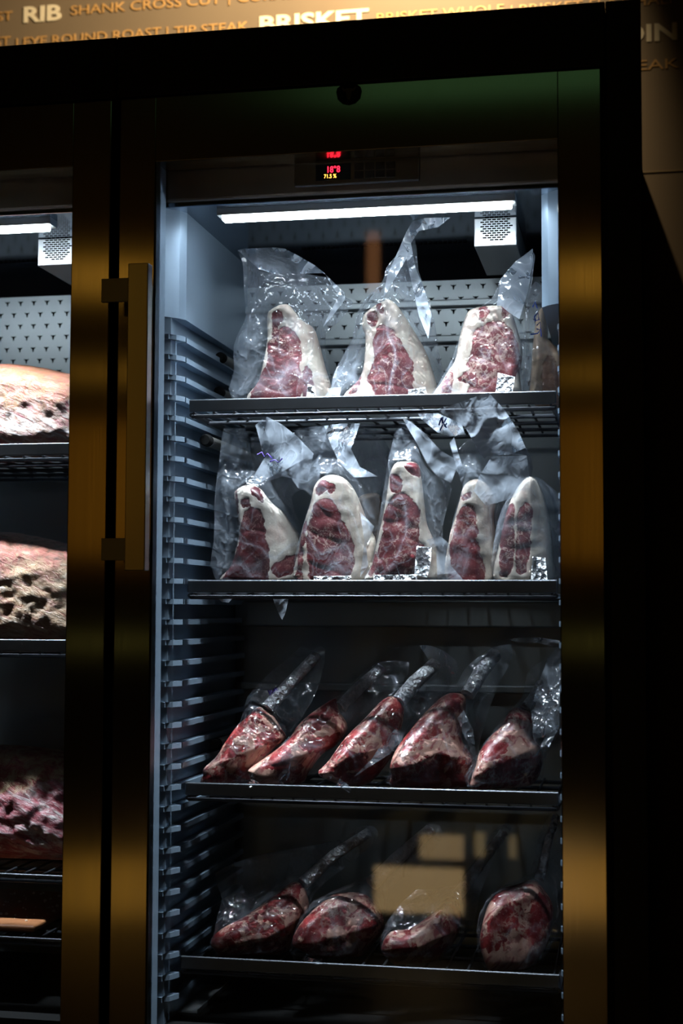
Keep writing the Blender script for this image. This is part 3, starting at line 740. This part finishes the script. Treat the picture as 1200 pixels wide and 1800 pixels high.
a2, _ = steak('middle steak on the top shelf, wide white fat edge, bag tip hooking right', GA, A,
      [(452, 560), (500, 475), (518, 430), (524, 330), (513, 290), (516, 255), (532, 235), (575, 205), (610, 195), (640, 220), (682, 285), (722, 355), (745, 420), (762, 490), (764, 560)],
      [[(575, 295), (600, 288), (632, 318), (664, 370), (685, 410), (690, 470), (680, 560), (600, 560), (570, 530), (540, 485), (552, 450), (562, 400), (560, 340)], [(540, 252), (560, 245), (570, 265), (563, 292), (545, 285)], [(566, 215), (576, 210), (592, 238), (586, 245)], [(470, 530), (500, 470), (512, 470), (495, 520)]],
      [(395, 560), (400, 500), (410, 440), (440, 380), (478, 322), (490, 250), (520, 190), (568, 150), (590, 120), (600, 80), (640, 30), (660, -20), (682, -50), (695, 0), (702, 80), (735, 170), (755, 250), (766, 350), (768, 560)],
      0.185, 0.10, b1, 0.034, MEAT, turn=((640, 300), 0.9), seed=2.3,
      flaps=[[(586, 190, 0.175), (600, 110, 0.18), (640, 20, 0.19), (668, -45, 0.195), (690, -82, 0.20), (735, -94, 0.16), (824, -96, 0.15), (780, -62, 0.16), (712, -48, 0.17), (684, -5, 0.20), (668, 50, 0.185)],
             [(668, 50, 0.175), (684, -5, 0.18), (700, 80, 0.15), (735, 170, 0.14), (756, 250, 0.14), (745, 330, 0.14), (712, 250, 0.15), (690, 150, 0.165)]],
      patches=[[(675, 510, 0.165), (735, 500, 0.19), (745, 545, 0.19), (672, 545, 0.163)]])
a3, _ = steak('marbled bagged steak right of the other two on the top shelf, silver patch', GA, A,
      [(772, 560), (800, 470), (838, 410), (852, 340), (865, 290), (880, 245), (905, 225), (960, 215), (1010, 216), (1038, 240), (1058, 300), (1074, 370), (1066, 450), (1045, 560)],
      [[(910, 320), (930, 300), (960, 280), (995, 276), (1035, 300), (1060, 350), (1066, 420), (1052, 480), (1010, 500), (960, 560), (870, 560), (900, 500), (855, 480), (905, 440), (885, 430), (910, 380)], [(928, 232), (948, 222), (960, 248), (945, 278), (932, 262)], [(795, 540), (812, 470), (836, 440), (838, 480), (820, 540)], [(1004, 222), (1020, 222), (1030, 250), (1012, 262)]],
      [(770, 560), (785, 480), (830, 400), (852, 320), (882, 255), (935, 212), (965, 195), (985, 160), (1000, 120), (1050, 60), (1112, 14), (1113, 60), (1100, 160), (1070, 260), (1098, 340), (1108, 410), (1098, 455), (1048, 560)],
      0.18, 0.10, b1, 0.036, MARBLE, turn=((1040, 300), 0.6), seed=3.7,
      flaps=[[(1000, 120, 0.18), (1050, 60, 0.2), (1112, 14, 0.21), (1113, 60, 0.2), (1095, 165, 0.18), (1065, 262, 0.16), (1030, 240, 0.16), (1000, 215, 0.16), (985, 215, 0.165)]],
      patches=[[(990, 450, 0.148), (1050, 465, 0.15), (1036, 545, 0.15), (978, 545, 0.148)]])
a4, _ = steak('pale bagged steak in the right rear corner of the top shelf, blue handwriting', GA, A,
      [(1110, 560), (1105, 470), (1115, 330), (1130, 240), (1160, 215), (1190, 240), (1215, 330), (1225, 560)], [[(1150, 430), (1190, 400), (1200, 560), (1150, 560)]],
      [(1070, 560), (1082, 300), (1095, 180), (1120, 130), (1160, 160), (1200, 220), (1225, 350), (1230, 560)],
      0.34, 0.0, b1, 0.03, PALE, seed=4.4)
scribble([[(936, 540), (940, 530), (944, 542)], [(939, 556), (945, 550), (947, 562), (940, 564), (939, 556)], [(943, 572), (949, 566), (950, 580), (943, 578)], [(932, 588), (945, 586), (950, 578), (951, 592)]], 0.30, INK, a4)

b_1, _ = steak('dark bagged steak at the left end of the second shelf, white fat side', GB, B,
      [(40, 620), (70, 560), (88, 500), (98, 440), (88, 380), (80, 330), (84, 310), (118, 290), (160, 298), (185, 325), (205, 352), (235, 380), (262, 425), (285, 465), (300, 525), (296, 565), (275, 620)],
      [[(50, 620), (92, 520), (110, 430), (125, 385), (155, 372), (180, 395), (188, 460), (192, 620)], [(132, 300), (158, 304), (178, 325), (182, 345), (155, 332)], [(112, 346), (134, 340), (138, 360), (118, 364)], [(88, 320), (98, 318), (98, 385), (90, 380)], [(210, 565), (250, 535), (296, 515), (292, 560), (225, 600)]],
      [(20, 620), (14, 480), (15, 350), (28, 200), (38, 90), (75, 62), (115, 88), (130, 150), (140, 220), (135, 150), (150, 90), (185, 62), (240, 90), (290, 130), (344, 187), (325, 275), (285, 298), (255, 330), (285, 430), (306, 530), (305, 620)],
      0.19, 0.10, b2, 0.036, MEAT_DARK, turn=((188, 380), 0.9), seed=5.1,
      flaps=[[(150, 90, 0.17), (185, 60, 0.16), (240, 88, 0.16), (290, 128, 0.15), (346, 187, 0.14), (250, 240, 0.14), (150, 290, 0.15), (130, 285, 0.16), (180, 200, 0.165)],
             [(344, 187, 0.14), (325, 277, 0.15), (240, 262, 0.145), (150, 290, 0.15), (250, 238, 0.14)],
             [(205, 660, 0.13), (262, 662, 0.13), (252, 715, 0.125), (240, 743, 0.125), (222, 710, 0.13)],
             [(22, 668, 0.12), (75, 668, 0.12), (60, 685, 0.125), (38, 682, 0.12)]])
scribble([[(452, 799), (460, 795), (464, 803), (470, 797), (478, 806), (474, 812), (483, 808), (489, 813), (496, 806)]], 0.14, INK2, b_1)
b_2, _ = steak('oval bagged steak, second from the left on the second shelf', GB, B,
      [(292, 620), (298, 500), (310, 430), (335, 350), (348, 295), (372, 266), (410, 256), (450, 270), (480, 310), (502, 370), (522, 430), (540, 475), (536, 550), (515, 620)],
      [[(330, 470), (345, 400), (365, 350), (388, 338), (425, 355), (442, 400), (462, 440), (480, 500), (478, 560), (450, 620), (350, 620), (338, 560)], [(362, 308), (378, 282), (400, 284), (392, 310), (368, 330)], [(402, 295), (415, 290), (420, 312), (405, 318)], [(300, 520), (318, 430), (330, 420), (318, 520), (312, 620), (300, 620)]],
      [(290, 620), (302, 450), (335, 330), (292, 300), (262, 240), (268, 150), (290, 100), (380, 90), (400, 112), (440, 84), (500, 82), (540, 92), (592, 180), (590, 240), (560, 260), (552, 340), (548, 430), (520, 500), (530, 560), (562, 595), (540, 620)],
      0.18, 0.10, b2, 0.036, MEAT, turn=((448, 330), 0.8), seed=6.2,
      flaps=[[(380, 92, 0.2), (440, 84, 0.19), (500, 85, 0.17), (470, 170, 0.15), (500, 230, 0.15), (560, 262, 0.14), (480, 265, 0.14), (430, 215, 0.15), (400, 150, 0.17)],
             [(500, 380, 0.15), (548, 430, 0.14), (520, 500, 0.14), (528, 560, 0.14), (500, 600, 0.14), (515, 480, 0.14)]],
      patches=[[(345, 596, 0.16), (470, 594, 0.16), (470, 612, 0.158), (345, 612, 0.158)]])
b_3, _ = steak('tallest bagged steak in the middle of the second shelf, silver label', GB, B,
      [(528, 620), (540, 560), (560, 470), (578, 390), (590, 320), (600, 255), (625, 215), (690, 218), (704, 262), (714, 350), (722, 420), (745, 480), (757, 540), (752, 620)],
      [[(585, 400), (605, 350), (630, 322), (665, 330), (690, 360), (708, 400), (700, 470), (720, 500), (695, 590), (560, 590), (552, 560), (575, 480)], [(605, 272), (622, 262), (643, 280), (640, 310), (612, 318)], [(650, 226), (696, 224), (698, 262), (672, 248)], [(535, 590), (550, 520), (560, 530), (550, 590)]],
      [(530, 620), (540, 560), (560, 430), (590, 240), (604, 170), (640, 64), (680, 110), (705, 200), (740, 250), (795, 280), (792, 330), (775, 400), (770, 465), (800, 490), (806, 560), (830, 600), (850, 620)],
      0.17, 0.10, b2, 0.036, MEAT, turn=((700, 330), 0.8), seed=7.9,
      flaps=[[(640, 62, 0.15), (672, 80, 0.13), (720, 120, 0.12), (770, 175, 0.11), (832, 212, 0.12), (805, 283, 0.105), (760, 262, 0.105), (728, 225, 0.11), (690, 150, 0.12), (660, 100, 0.13)],
             [(722, 475, 0.14), (768, 462, 0.14), (800, 488, 0.13), (804, 560, 0.13), (850, 612, 0.12), (760, 612, 0.13), (755, 520, 0.14)]],
      patches=[[(690, 495, 0.146), (740, 500, 0.165), (735, 560, 0.165), (725, 600, 0.16), (682, 590, 0.144)], [(545, 592, 0.142), (690, 590, 0.142), (690, 614, 0.14), (545, 614, 0.14)]])
b_4, _ = steak('bagged steak on the second shelf under the large milky bag fold', GB, B,
      [(795, 620), (797, 480), (818, 400), (834, 340), (850, 290), (888, 271), (925, 285), (950, 330), (945, 400), (955, 500), (958, 620)],
      [[(806, 590), (808, 500), (828, 400), (848, 366), (880, 368), (895, 420), (893, 480), (915, 560), (915, 620), (815, 620)], [(845, 332), (868, 322), (874, 334), (850, 344)]],
      [(785, 620), (790, 540), (806, 430), (830, 340), (845, 280), (822, 240), (800, 200), (850, 150), (900, 120), (1000, 120), (1062, 180), (1066, 262), (1010, 335), (965, 400), (962, 500), (970, 620)],
      0.18, 0.10, b2, 0.034, MARBLE, turn=((893, 400), 0.8), seed=8.6, film=FILM,
      flaps=[[(733, 722, 0), ]] if False else
      [[(694, 49, 0.082), (762, 42, 0.082), (852, 97, 0.09), (900, 180, 0.10), (1000, 190, 0.11), (1055, 165, 0.13), (1060, 178, 0.14), (1030, 110, 0.11), (985, 40, 0.082), (930, -20, 0.085), (760, 40, 0.085)],
       [(852, 97, 0.09), (880, 130, 0.10), (940, 170, 0.10), (1058, 192, 0.12), (1000, 188, 0.115), (925, 195, 0.10), (918, 205, 0.10), (893, 170, 0.10)],
       [(694, 52, 0.105), (760, 50, 0.10), (840, 85, 0.10), (852, 120, 0.11), (800, 128, 0.13), (760, 115, 0.14), (705, 70, 0.13)],
       [(852, 110, 0.13), (815, 130, 0.14), (828, 180, 0.13), (850, 250, 0.14), (840, 290, 0.15), (826, 240, 0.15), (800, 150, 0.14), (830, 110, 0.13)],
       [(940, 195, 0.13), (1058, 192, 0.14), (1068, 270, 0.14), (1020, 330, 0.13), (960, 350, 0.13), (920, 360, 0.135), (880, 310, 0.14), (900, 260, 0.14)]])
scribble([[(771, 748), (775, 735), (778, 733), (777, 745), (782, 740), (784, 735)], [(773, 757), (778, 746), (781, 750), (785, 744)], [(775, 736), (784, 752)]], 0.095, INK, b_4, 0.0011)
b_5, _ = steak('bagged steak at the right end of the second shelf behind cloudy film', GB, B,
      [(955, 620), (968, 480), (990, 380), (1015, 320), (1050, 270), (1085, 266), (1112, 320), (1132, 400), (1142, 500), (1132, 620)],
      [[(1030, 400), (1060, 348), (1074, 380), (1072, 450), (1068, 520), (1058, 585), (1030, 582), (1022, 540), (1030, 460)], [(972, 420), (1000, 365), (1018, 370), (1016, 560), (975, 600)]],
      [(950, 620), (948, 480), (975, 370), (1020, 300), (1050, 270), (1090, 262), (1135, 292), (1170, 345), (1170, 540), (1140, 620)],
      0.19, 0.10, b2, 0.036, MEAT, turn=((1072, 380), 0.8), seed=9.4, film=FILM_MILK,
      patches=[[(1078, 530, 0.16), (1120, 535, 0.17), (1128, 610, 0.17), (1072, 610, 0.165)]])
b_6, _ = steak('pale fatty bagged steak in the back row of the second shelf', GB, B,
      [(470, 620), (472, 430), (492, 340), (530, 318), (570, 330), (585, 430), (590, 620)], [], [(455, 620), (460, 430), (470, 330), (480, 250), (560, 240), (590, 330), (600, 620)],
      0.30, 0.0, b2, 0.03, PALE, seed=10.3)

d1, _ = steak('tomahawk steak at the left end of the third shelf, bag marked in purple', GD, Dd,
      [(48, 640), (58, 565), (66, 530), (140, 460), (190, 380), (260, 280), (330, 210), (400, 152), (440, 165), (490, 200), (540, 280), (572, 345), (500, 412), (440, 470), (375, 520), (350, 570), (335, 640)],
      [[(120, 490), (200, 380), (300, 250), (400, 156), (412, 176), (330, 272), (230, 385), (140, 500)], [(232, 430), (290, 378), (328, 400), (318, 440), (262, 455)], [(85, 570), (165, 505), (212, 522), (216, 590), (150, 640), (80, 640)], [(255, 560), (310, 525), (345, 555), (335, 640), (245, 640)], [(372, 205), (425, 190), (440, 225), (400, 285), (365, 265)], [(440, 330), (500, 320), (520, 350), (470, 400)]],
      [(25, 510), (32, 450), (100, 385), (145, 310), (170, 225), (240, 150), (310, 90), (335, 64), (372, 80), (386, 67), (413, 75), (402, 160), (372, 240), (312, 330), (260, 420), (200, 510)],
      0.155, 0.55, b3, 0.050, TOMA, under=([(60, 540), (330, 430), (560, 330)], 0.7), seed=11.0, mconv=F5, R=0.020, lump=0.005,
      bone=[(232, 262, 13), (300, 185, 11), (385, 95, 10)])
scribble([[(471, 1213), (475, 1222), (477, 1213), (479, 1219), (482, 1210)], [(482, 1216), (485, 1208), (487, 1214)]], 0.20, INK2, d1)
d2, _ = steak('tomahawk steak second from the left on the third shelf, cream fat foot', GD, Dd,
      [(345, 560), (352, 530), (480, 440), (590, 350), (650, 262), (740, 182), (870, 100), (892, 118), (902, 170), (955, 280), (880, 390), (790, 450), (700, 560), (640, 640), (470, 650), (360, 620)],
      [[(598, 345), (655, 262), (718, 232), (735, 250), (700, 302), (640, 335)], [(762, 168), (850, 118), (882, 108), (888, 165), (830, 222), (792, 205)], [(732, 232), (762, 214), (772, 280), (742, 290)], [(470, 482), (560, 420), (622, 450), (600, 500), (520, 512)], [(690, 330), (748, 318), (788, 390), (750, 402), (705, 355)], [(560, 570), (680, 530), (640, 630), (560, 650)], [(800, 410), (860, 350), (900, 340), (850, 420)]],
      [(160, 515), (180, 480), (230, 420), (330, 320), (400, 258), (470, 212), (500, 180), (575, 117), (683, 114), (662, 180), (622, 220), (520, 290), (440, 385), (345, 490), (300, 520)],
      0.165, 0.55, b3, 0.050, TOMA, under=([(350, 545), (620, 460), (880, 380)], 0.7), seed=12.4, mconv=F5, R=0.020, lump=0.005,
      bone=[(462, 258, 12), (520, 195, 11), (590, 135, 10)],
      flaps=[[(158, 507, 0.10), (185, 480, 0.12), (215, 500, 0.12), (180, 508, 0.095)], [(265, 480, 0.12), (300, 420, 0.12), (340, 425, 0.12), (310, 470, 0.115), (280, 500, 0.115)]])
d3, _ = steak('tomahawk steak in the middle of the third shelf, flared bag top', GD, Dd,
      [(392, 465), (425, 425), (480, 350), (540, 290), (600, 230), (640, 225), (662, 260), (655, 320), (640, 380), (600, 440), (545, 500), (480, 520), (440, 500)],
      [[(400, 462), (440, 415), (490, 355), (505, 365), (470, 400), (430, 440)], [(445, 448), (500, 402), (545, 412), (556, 440), (500, 450)], [(565, 282), (610, 240), (648, 230), (652, 252), (600, 292), (575, 308)], [(500, 345), (555, 295), (585, 300), (570, 345), (530, 355)], [(480, 480), (560, 450), (590, 430), (540, 500)], [(605, 320), (640, 280), (645, 330), (610, 380)]],
      [(395, 472), (450, 395), (600, 228), (660, 188), (740, 112), (710, 62), (770, 70), (826, 110), (825, 160), (770, 230), (690, 322), (640, 402), (570, 470), (500, 520), (440, 500)],
      0.17, 0.55, b3, 0.052, TOMA, under=([(395, 470), (500, 405), (640, 370)], 0.7), seed=13.6, R=0.020, lump=0.005,
      bone=[(645, 240, 14), (700, 175, 13), (760, 120, 12)],
      flaps=[[(420, 470, 0.115), (460, 480, 0.11), (497, 508, 0.095), (490, 526, 0.09), (470, 512, 0.09), (440, 500, 0.11)],
             [(590, 375, 0.15), (640, 318, 0.15), (670, 330, 0.15), (640, 390, 0.14), (560, 440, 0.13), (500, 480, 0.125), (560, 420, 0.14)],
             [(710, 61, 0.25), (745, 62, 0.24), (790, 80, 0.23), (828, 115, 0.24), (820, 165, 0.25), (780, 150, 0.24), (745, 115, 0.24)]])
d4, _ = steak('largest tomahawk steak, fourth from the left on the third shelf', GD, Dd,
      [(95, 640), (90, 585), (130, 480), (230, 345), (330, 232), (440, 142), (530, 140), (560, 182), (552, 300), (535, 380), (545, 440), (612, 560), (592, 640), (560, 740), (110, 740)],
      [[(175, 420), (230, 360), (300, 312), (375, 330), (392, 388), (290, 430), (190, 470)], [(335, 262), (390, 200), (422, 200), (402, 300), (352, 300)], [(432, 160), (500, 142), (512, 200), (465, 285), (432, 245)], [(100, 610), (200, 588), (300, 565), (385, 510), (452, 525), (430, 600), (400, 740), (115, 740)], [(480, 560), (560, 540), (590, 600), (540, 700), (470, 700)]],
      [(615, 515), (618, 455), (700, 312), (785, 208), (830, 180), (850, 140), (900, 95), (935, 72), (1002, 58), (998, 120), (960, 190), (905, 350), (888, 450), (866, 515)],
      0.165, 0.55, b3, 0.055, TOMA, under=([(95, 600), (250, 565), (400, 500), (620, 545)], 0.85), seed=14.9, mconv=F6, R=0.022, lump=0.005,
      bone=[(862, 218, 13), (905, 145, 13), (950, 88, 12)],
      flaps=[[(830, 290, 0.14), (850, 265, 0.15), (880, 330, 0.14), (888, 400, 0.13), (880, 440, 0.125), (855, 440, 0.12), (860, 370, 0.13)]])
d5, _ = steak('tomahawk steak at the right end of the third shelf, tall white-rimmed bag', GD, Dd,
      [(595, 660), (620, 590), (640, 510), (700, 420), (780, 330), (850, 230), (940, 240), (982, 290), (972, 400), (1020, 470), (1032, 560), (990, 690), (900, 740), (600, 740)],
      [[(645, 505), (720, 412), (818, 402), (800, 462), (700, 530)], [(782, 342), (820, 282), (850, 340), (792, 370)], [(862, 232), (930, 242), (902, 330), (862, 330)], [(640, 640), (740, 590), (830, 545), (880, 600), (860, 740), (640, 740)], [(900, 560), (1000, 540), (990, 660), (920, 700)]],
      [(858, 510), (880, 425), (960, 305), (1035, 225), (1050, 150), (1100, 108), (1130, 95), (1150, 50), (1160, 60), (1160, 300), (1115, 400), (1095, 480), (1060, 520)],
      0.175, 0.5, b3, 0.055, TOMA, under=([(600, 650), (860, 530), (1040, 440)], 0.85), seed=16.1, mconv=F6, R=0.022, lump=0.005,
      bone=[(1045, 262, 11), (1070, 225, 9), (1092, 180, 7)],
      flaps=[[(988, 42, 0.20), (1020, 38, 0.21), (1080, 36, 0.21), (1150, 46, 0.20), (1158, 58, 0.19), (1135, 66, 0.19), (1080, 54, 0.19), (1020, 52, 0.19)],
             [(1145, 60, 0.19), (1160, 60, 0.19), (1160, 305, 0.14), (1115, 345, 0.13), (1070, 362, 0.14), (1062, 260, 0.16), (1085, 180, 0.18), (1115, 105, 0.19)],
             [(1160, 300, 0.14), (1110, 400, 0.115), (1050, 470, 0.11), (1020, 500, 0.11), (1060, 430, 0.12), (1110, 345, 0.13)]])
e1, _ = steak('tomahawk steak at the left end of the lowest shelf, loose film above', GE, Ee,
      [(56, 415), (90, 380), (160, 342), (250, 280), (310, 235), (342, 240), (358, 280), (362, 320), (335, 370), (310, 430), (275, 470), (180, 500), (90, 495), (66, 450)],
      [[(65, 412), (110, 380), (170, 346), (215, 342), (232, 368), (180, 395), (90, 428)], [(115, 450), (250, 405), (262, 450), (150, 490)], [(252, 300), (310, 250), (335, 262), (300, 300), (262, 328)], [(232, 382), (290, 350), (300, 380), (252, 398)]],
      [(55, 430), (88, 290), (68, 205), (200, 150), (330, 124), (470, 100), (520, 60), (572, 53), (588, 80), (560, 120), (460, 200), (380, 270), (332, 400), (292, 480), (90, 500)],
      0.16, 0.55, b4, 0.050, TOMA, under=([(60, 430), (250, 395), (360, 330)], 0.8), seed=17.7, R=0.020, lump=0.005,
      bone=[(345, 238, 12), (440, 150, 10), (550, 78, 9)])
e2, _ = steak('tomahawk steak second from the left on the lowest shelf', GE, Ee,
      [(312, 415), (340, 360), (400, 300), (450, 270), (520, 268), (562, 290), (592, 330), (596, 380), (562, 435), (500, 500), (420, 505), (330, 450)],
      [[(346, 370), (400, 312), (450, 286), (482, 300), (470, 350), (400, 372)], [(322, 420), (450, 402), (440, 490), (340, 450)], [(542, 330), (580, 322), (580, 380), (532, 398)]],
      [(308, 500), (314, 400), (380, 288), (540, 218), (680, 98), (742, 46), (792, 80), (702, 190), (612, 262), (602, 385), (542, 470), (450, 510)],
      0.165, 0.55, b4, 0.052, TOMA, under=([(312, 425), (460, 395), (600, 350)], 0.8), seed=18.8, R=0.020, lump=0.005,
      bone=[(560, 240, 13), (640, 160, 12), (745, 70, 11)],
      flaps=[[(330, 490, 0.12), (350, 470, 0.115), (405, 478, 0.10), (395, 492, 0.09), (335, 498, 0.088)], [(445, 470, 0.12), (480, 420, 0.12), (500, 430, 0.12), (480, 462, 0.115)]])
e3, _ = steak('tomahawk steak on the lowest shelf behind the amber glass reflection', GE, Ee,
      [(592, 435), (620, 390), (680, 380), (740, 340), (800, 280), (832, 290), (842, 340), (832, 400), (802, 450), (740, 515), (640, 510), (600, 470)],
      [[(600, 432), (650, 400), (700, 410), (680, 450), (640, 480)], [(720, 452), (780, 422), (760, 490), (690, 505)], [(790, 322), (820, 300), (832, 370), (792, 380)]],
      [(588, 450), (608, 360), (700, 258), (830, 238), (950, 68), (1002, 60), (962, 130), (902, 270), (882, 380), (802, 490), (740, 525), (650, 515)],
      0.165, 0.5, b4, 0.050, TOMA, under=([(592, 440), (730, 420), (842, 370)], 0.8), seed=20.2, R=0.020, lump=0.005,
      bone=[(830, 275, 11), (900, 180, 9), (975, 78, 8)])
e4, _ = steak('upright rounded bagged tomahawk steak at the right end of the lowest shelf', GE, Ee,
      [(902, 435), (908, 370), (930, 300), (970, 258), (1020, 240), (1072, 228), (1112, 270), (1132, 320), (1122, 400), (1082, 480), (1000, 530), (935, 520)],
      [[(920, 420), (960, 332), (1010, 292), (1042, 320), (1000, 380), (960, 442)], [(1052, 302), (1100, 282), (1122, 340), (1080, 402), (1042, 360)], [(962, 270), (1010, 242), (1030, 262), (972, 290)]],
      [(892, 445), (900, 330), (960, 248), (1058, 208), (1085, 90), (1130, 12), (1162, 20), (1162, 330), (1150, 405), (1082, 500), (1000, 535), (930, 525)],
      0.165, 0.4, b4, 0.055, TOMA, seed=21.5, R=0.024, lump=0.005,
      bone=[(1088, 225, 9), (1115, 110, 7), (1142, 25, 6)],
      flaps=[[(1118, 360, 0.12), (1150, 320, 0.13), (1160, 340, 0.13), (1145, 390, 0.12), (1090, 430, 0.115), (1060, 440, 0.115)]])

# ------------------------------------------------------------------ the big loins of the left cabinet
def loin(label, outline, Y0, zb, T, tone, seed, lump):
    body = Body(outline, Y0, 0.12, zb, T, R=0.05, lump=lump, seed=seed, h=0.004)
    c = body.poly.mean(0); t = thing('aged_loin', label, 'meat', (float(c[0]), Y0, zb), 'large dry-aged loins in the left cabinet')
    o = body.build([], m_aged('aged_crust', tone), t); me = o.data
    for v in me.vertices:
        p = v.co; a = noise.fractal(Vector((p.x * 24 + seed, p.y * 24, p.z * 40)), 0.8, 2.2, 4)
        if p.z > 0.004: v.co = p + Vector((0, -1, 0.35)) * a * lump * 0.6
    return t
tan = (0.50, 0.33, 0.19)
loin('tan crusted dry-aged loin with white streaks on the top shelf of the left cabinet',
     [(-160, 650), (0, 640), (60, 645), (116, 655), (165, 672), (185, 720), (180, 800), (110, 810), (-160, 820), (-180, 730)], 0.22, bl[0], 0.16,
     dict(low=[(0.09, 0.02, 0.035), (0.22, 0.06, 0.06), (0.24, 0.15, 0.11), (0.40, 0.33, 0.31), (0.60, 0.54, 0.51)], high=[(0.08, 0.022, 0.012), (0.20, 0.095, 0.035), (0.26, 0.075, 0.05), (0.30, 0.18, 0.085)], split=0.52), 1.7, 0.006)
loin('brown and cream dry-aged loin on the middle shelf of the left cabinet',
     [(-160, 930), (0, 934), (60, 942), (116, 955), (160, 975), (180, 1060), (170, 1150), (60, 1152), (-160, 1155), (-180, 1040)], 0.22, bl[1], 0.16,
     dict(low=[(0.16, 0.03, 0.02), (0.25, 0.10, 0.06), (0.36, 0.22, 0.12), (0.40, 0.29, 0.19), (0.62, 0.54, 0.48)], high=[(0.05, 0.012, 0.008), (0.16, 0.06, 0.03), (0.28, 0.08, 0.06), (0.34, 0.22, 0.13)], split=0.60), 5.2, 0.006)
loin('purple and white marbled dry-aged loin on the third shelf of the left cabinet',
     [(-160, 1308), (0, 1309), (60, 1312), (116, 1322), (160, 1345), (180, 1420), (165, 1510), (60, 1535), (-160, 1540), (-180, 1420)], 0.24, bl[2], 0.16,
     dict(low=[(0.14, 0.012, 0.03), (0.36, 0.05, 0.07), (0.45, 0.20, 0.22), (0.70, 0.60, 0.58), (0.82, 0.76, 0.72)], high=[(0.10, 0.01, 0.01), (0.30, 0.05, 0.04), (0.42, 0.28, 0.16), (0.50, 0.36, 0.22)], split=0.58), 9.9, 0.007)
# salt slab on the lowest shelf
a = at(-60, 1622, 0.13); b = at(60, 1622, 0.13)
slab = thing('salt_slab', 'orange brown salt slab with white specks low in the left cabinet', 'slab', (float(b[0]) - 0.1, 0.25, bl[3]))
bm = bmesh.new(); x1 = b[0]; x0 = x1 - 0.34; top = a[2]
add_box(bm, (x0, 0.13, bl[3]), (x1, 0.40, top), 0.004, 3)
bm_obj('slab', bm, simple('pink_salt', (0.42, 0.17, 0.07), 0.45, var=0.3, bump=0.4, bscale=120), slab)
bm = bmesh.new(); random.seed(4)
for i in range(60):
    x, y = random.uniform(x0 + 0.2, x1 - 0.01), random.uniform(0.14, 0.38); r = random.uniform(0.001, 0.0035)
    bmesh.ops.create_icosphere(bm, subdivisions=1, radius=r, matrix=Matrix.Translation((x, y, top + r * 0.2)))
o = bm_obj('salt_specks', bm, simple('salt_white', (0.8, 0.72, 0.62), 0.5), slab); o['kind'] = 'stuff'
# small grey tray on the cabinet floor
p0 = at(308, 1800, 0.13); p1 = at(345, 1764, 0.16)
tr = thing('drip_tray', 'grey metal tray corner on the floor of the right cabinet, lower left', 'tray', (float(p1[0]), 0.2, 0.842))
bm = bmesh.new(); xa, xb = float(p0[0]), float(p1[0]) + 0.012; zt_ = float(p1[2])
add_box(bm, (xa, 0.13, 0.842), (xb, 0.132, zt_ - 0.006), 0.0005); add_box(bm, (xa, 0.13, 0.842), (xb, 0.30, 0.844), 0.0005)
add_box(bm, (xa, 0.13, 0.842), (xa + 0.002, 0.30, zt_ - 0.012), 0.0005); add_box(bm, (xb - 0.002, 0.13, 0.842), (xb, 0.30, zt_), 0.0005)
bm_obj('tray_pan', bm, FAN, tr)
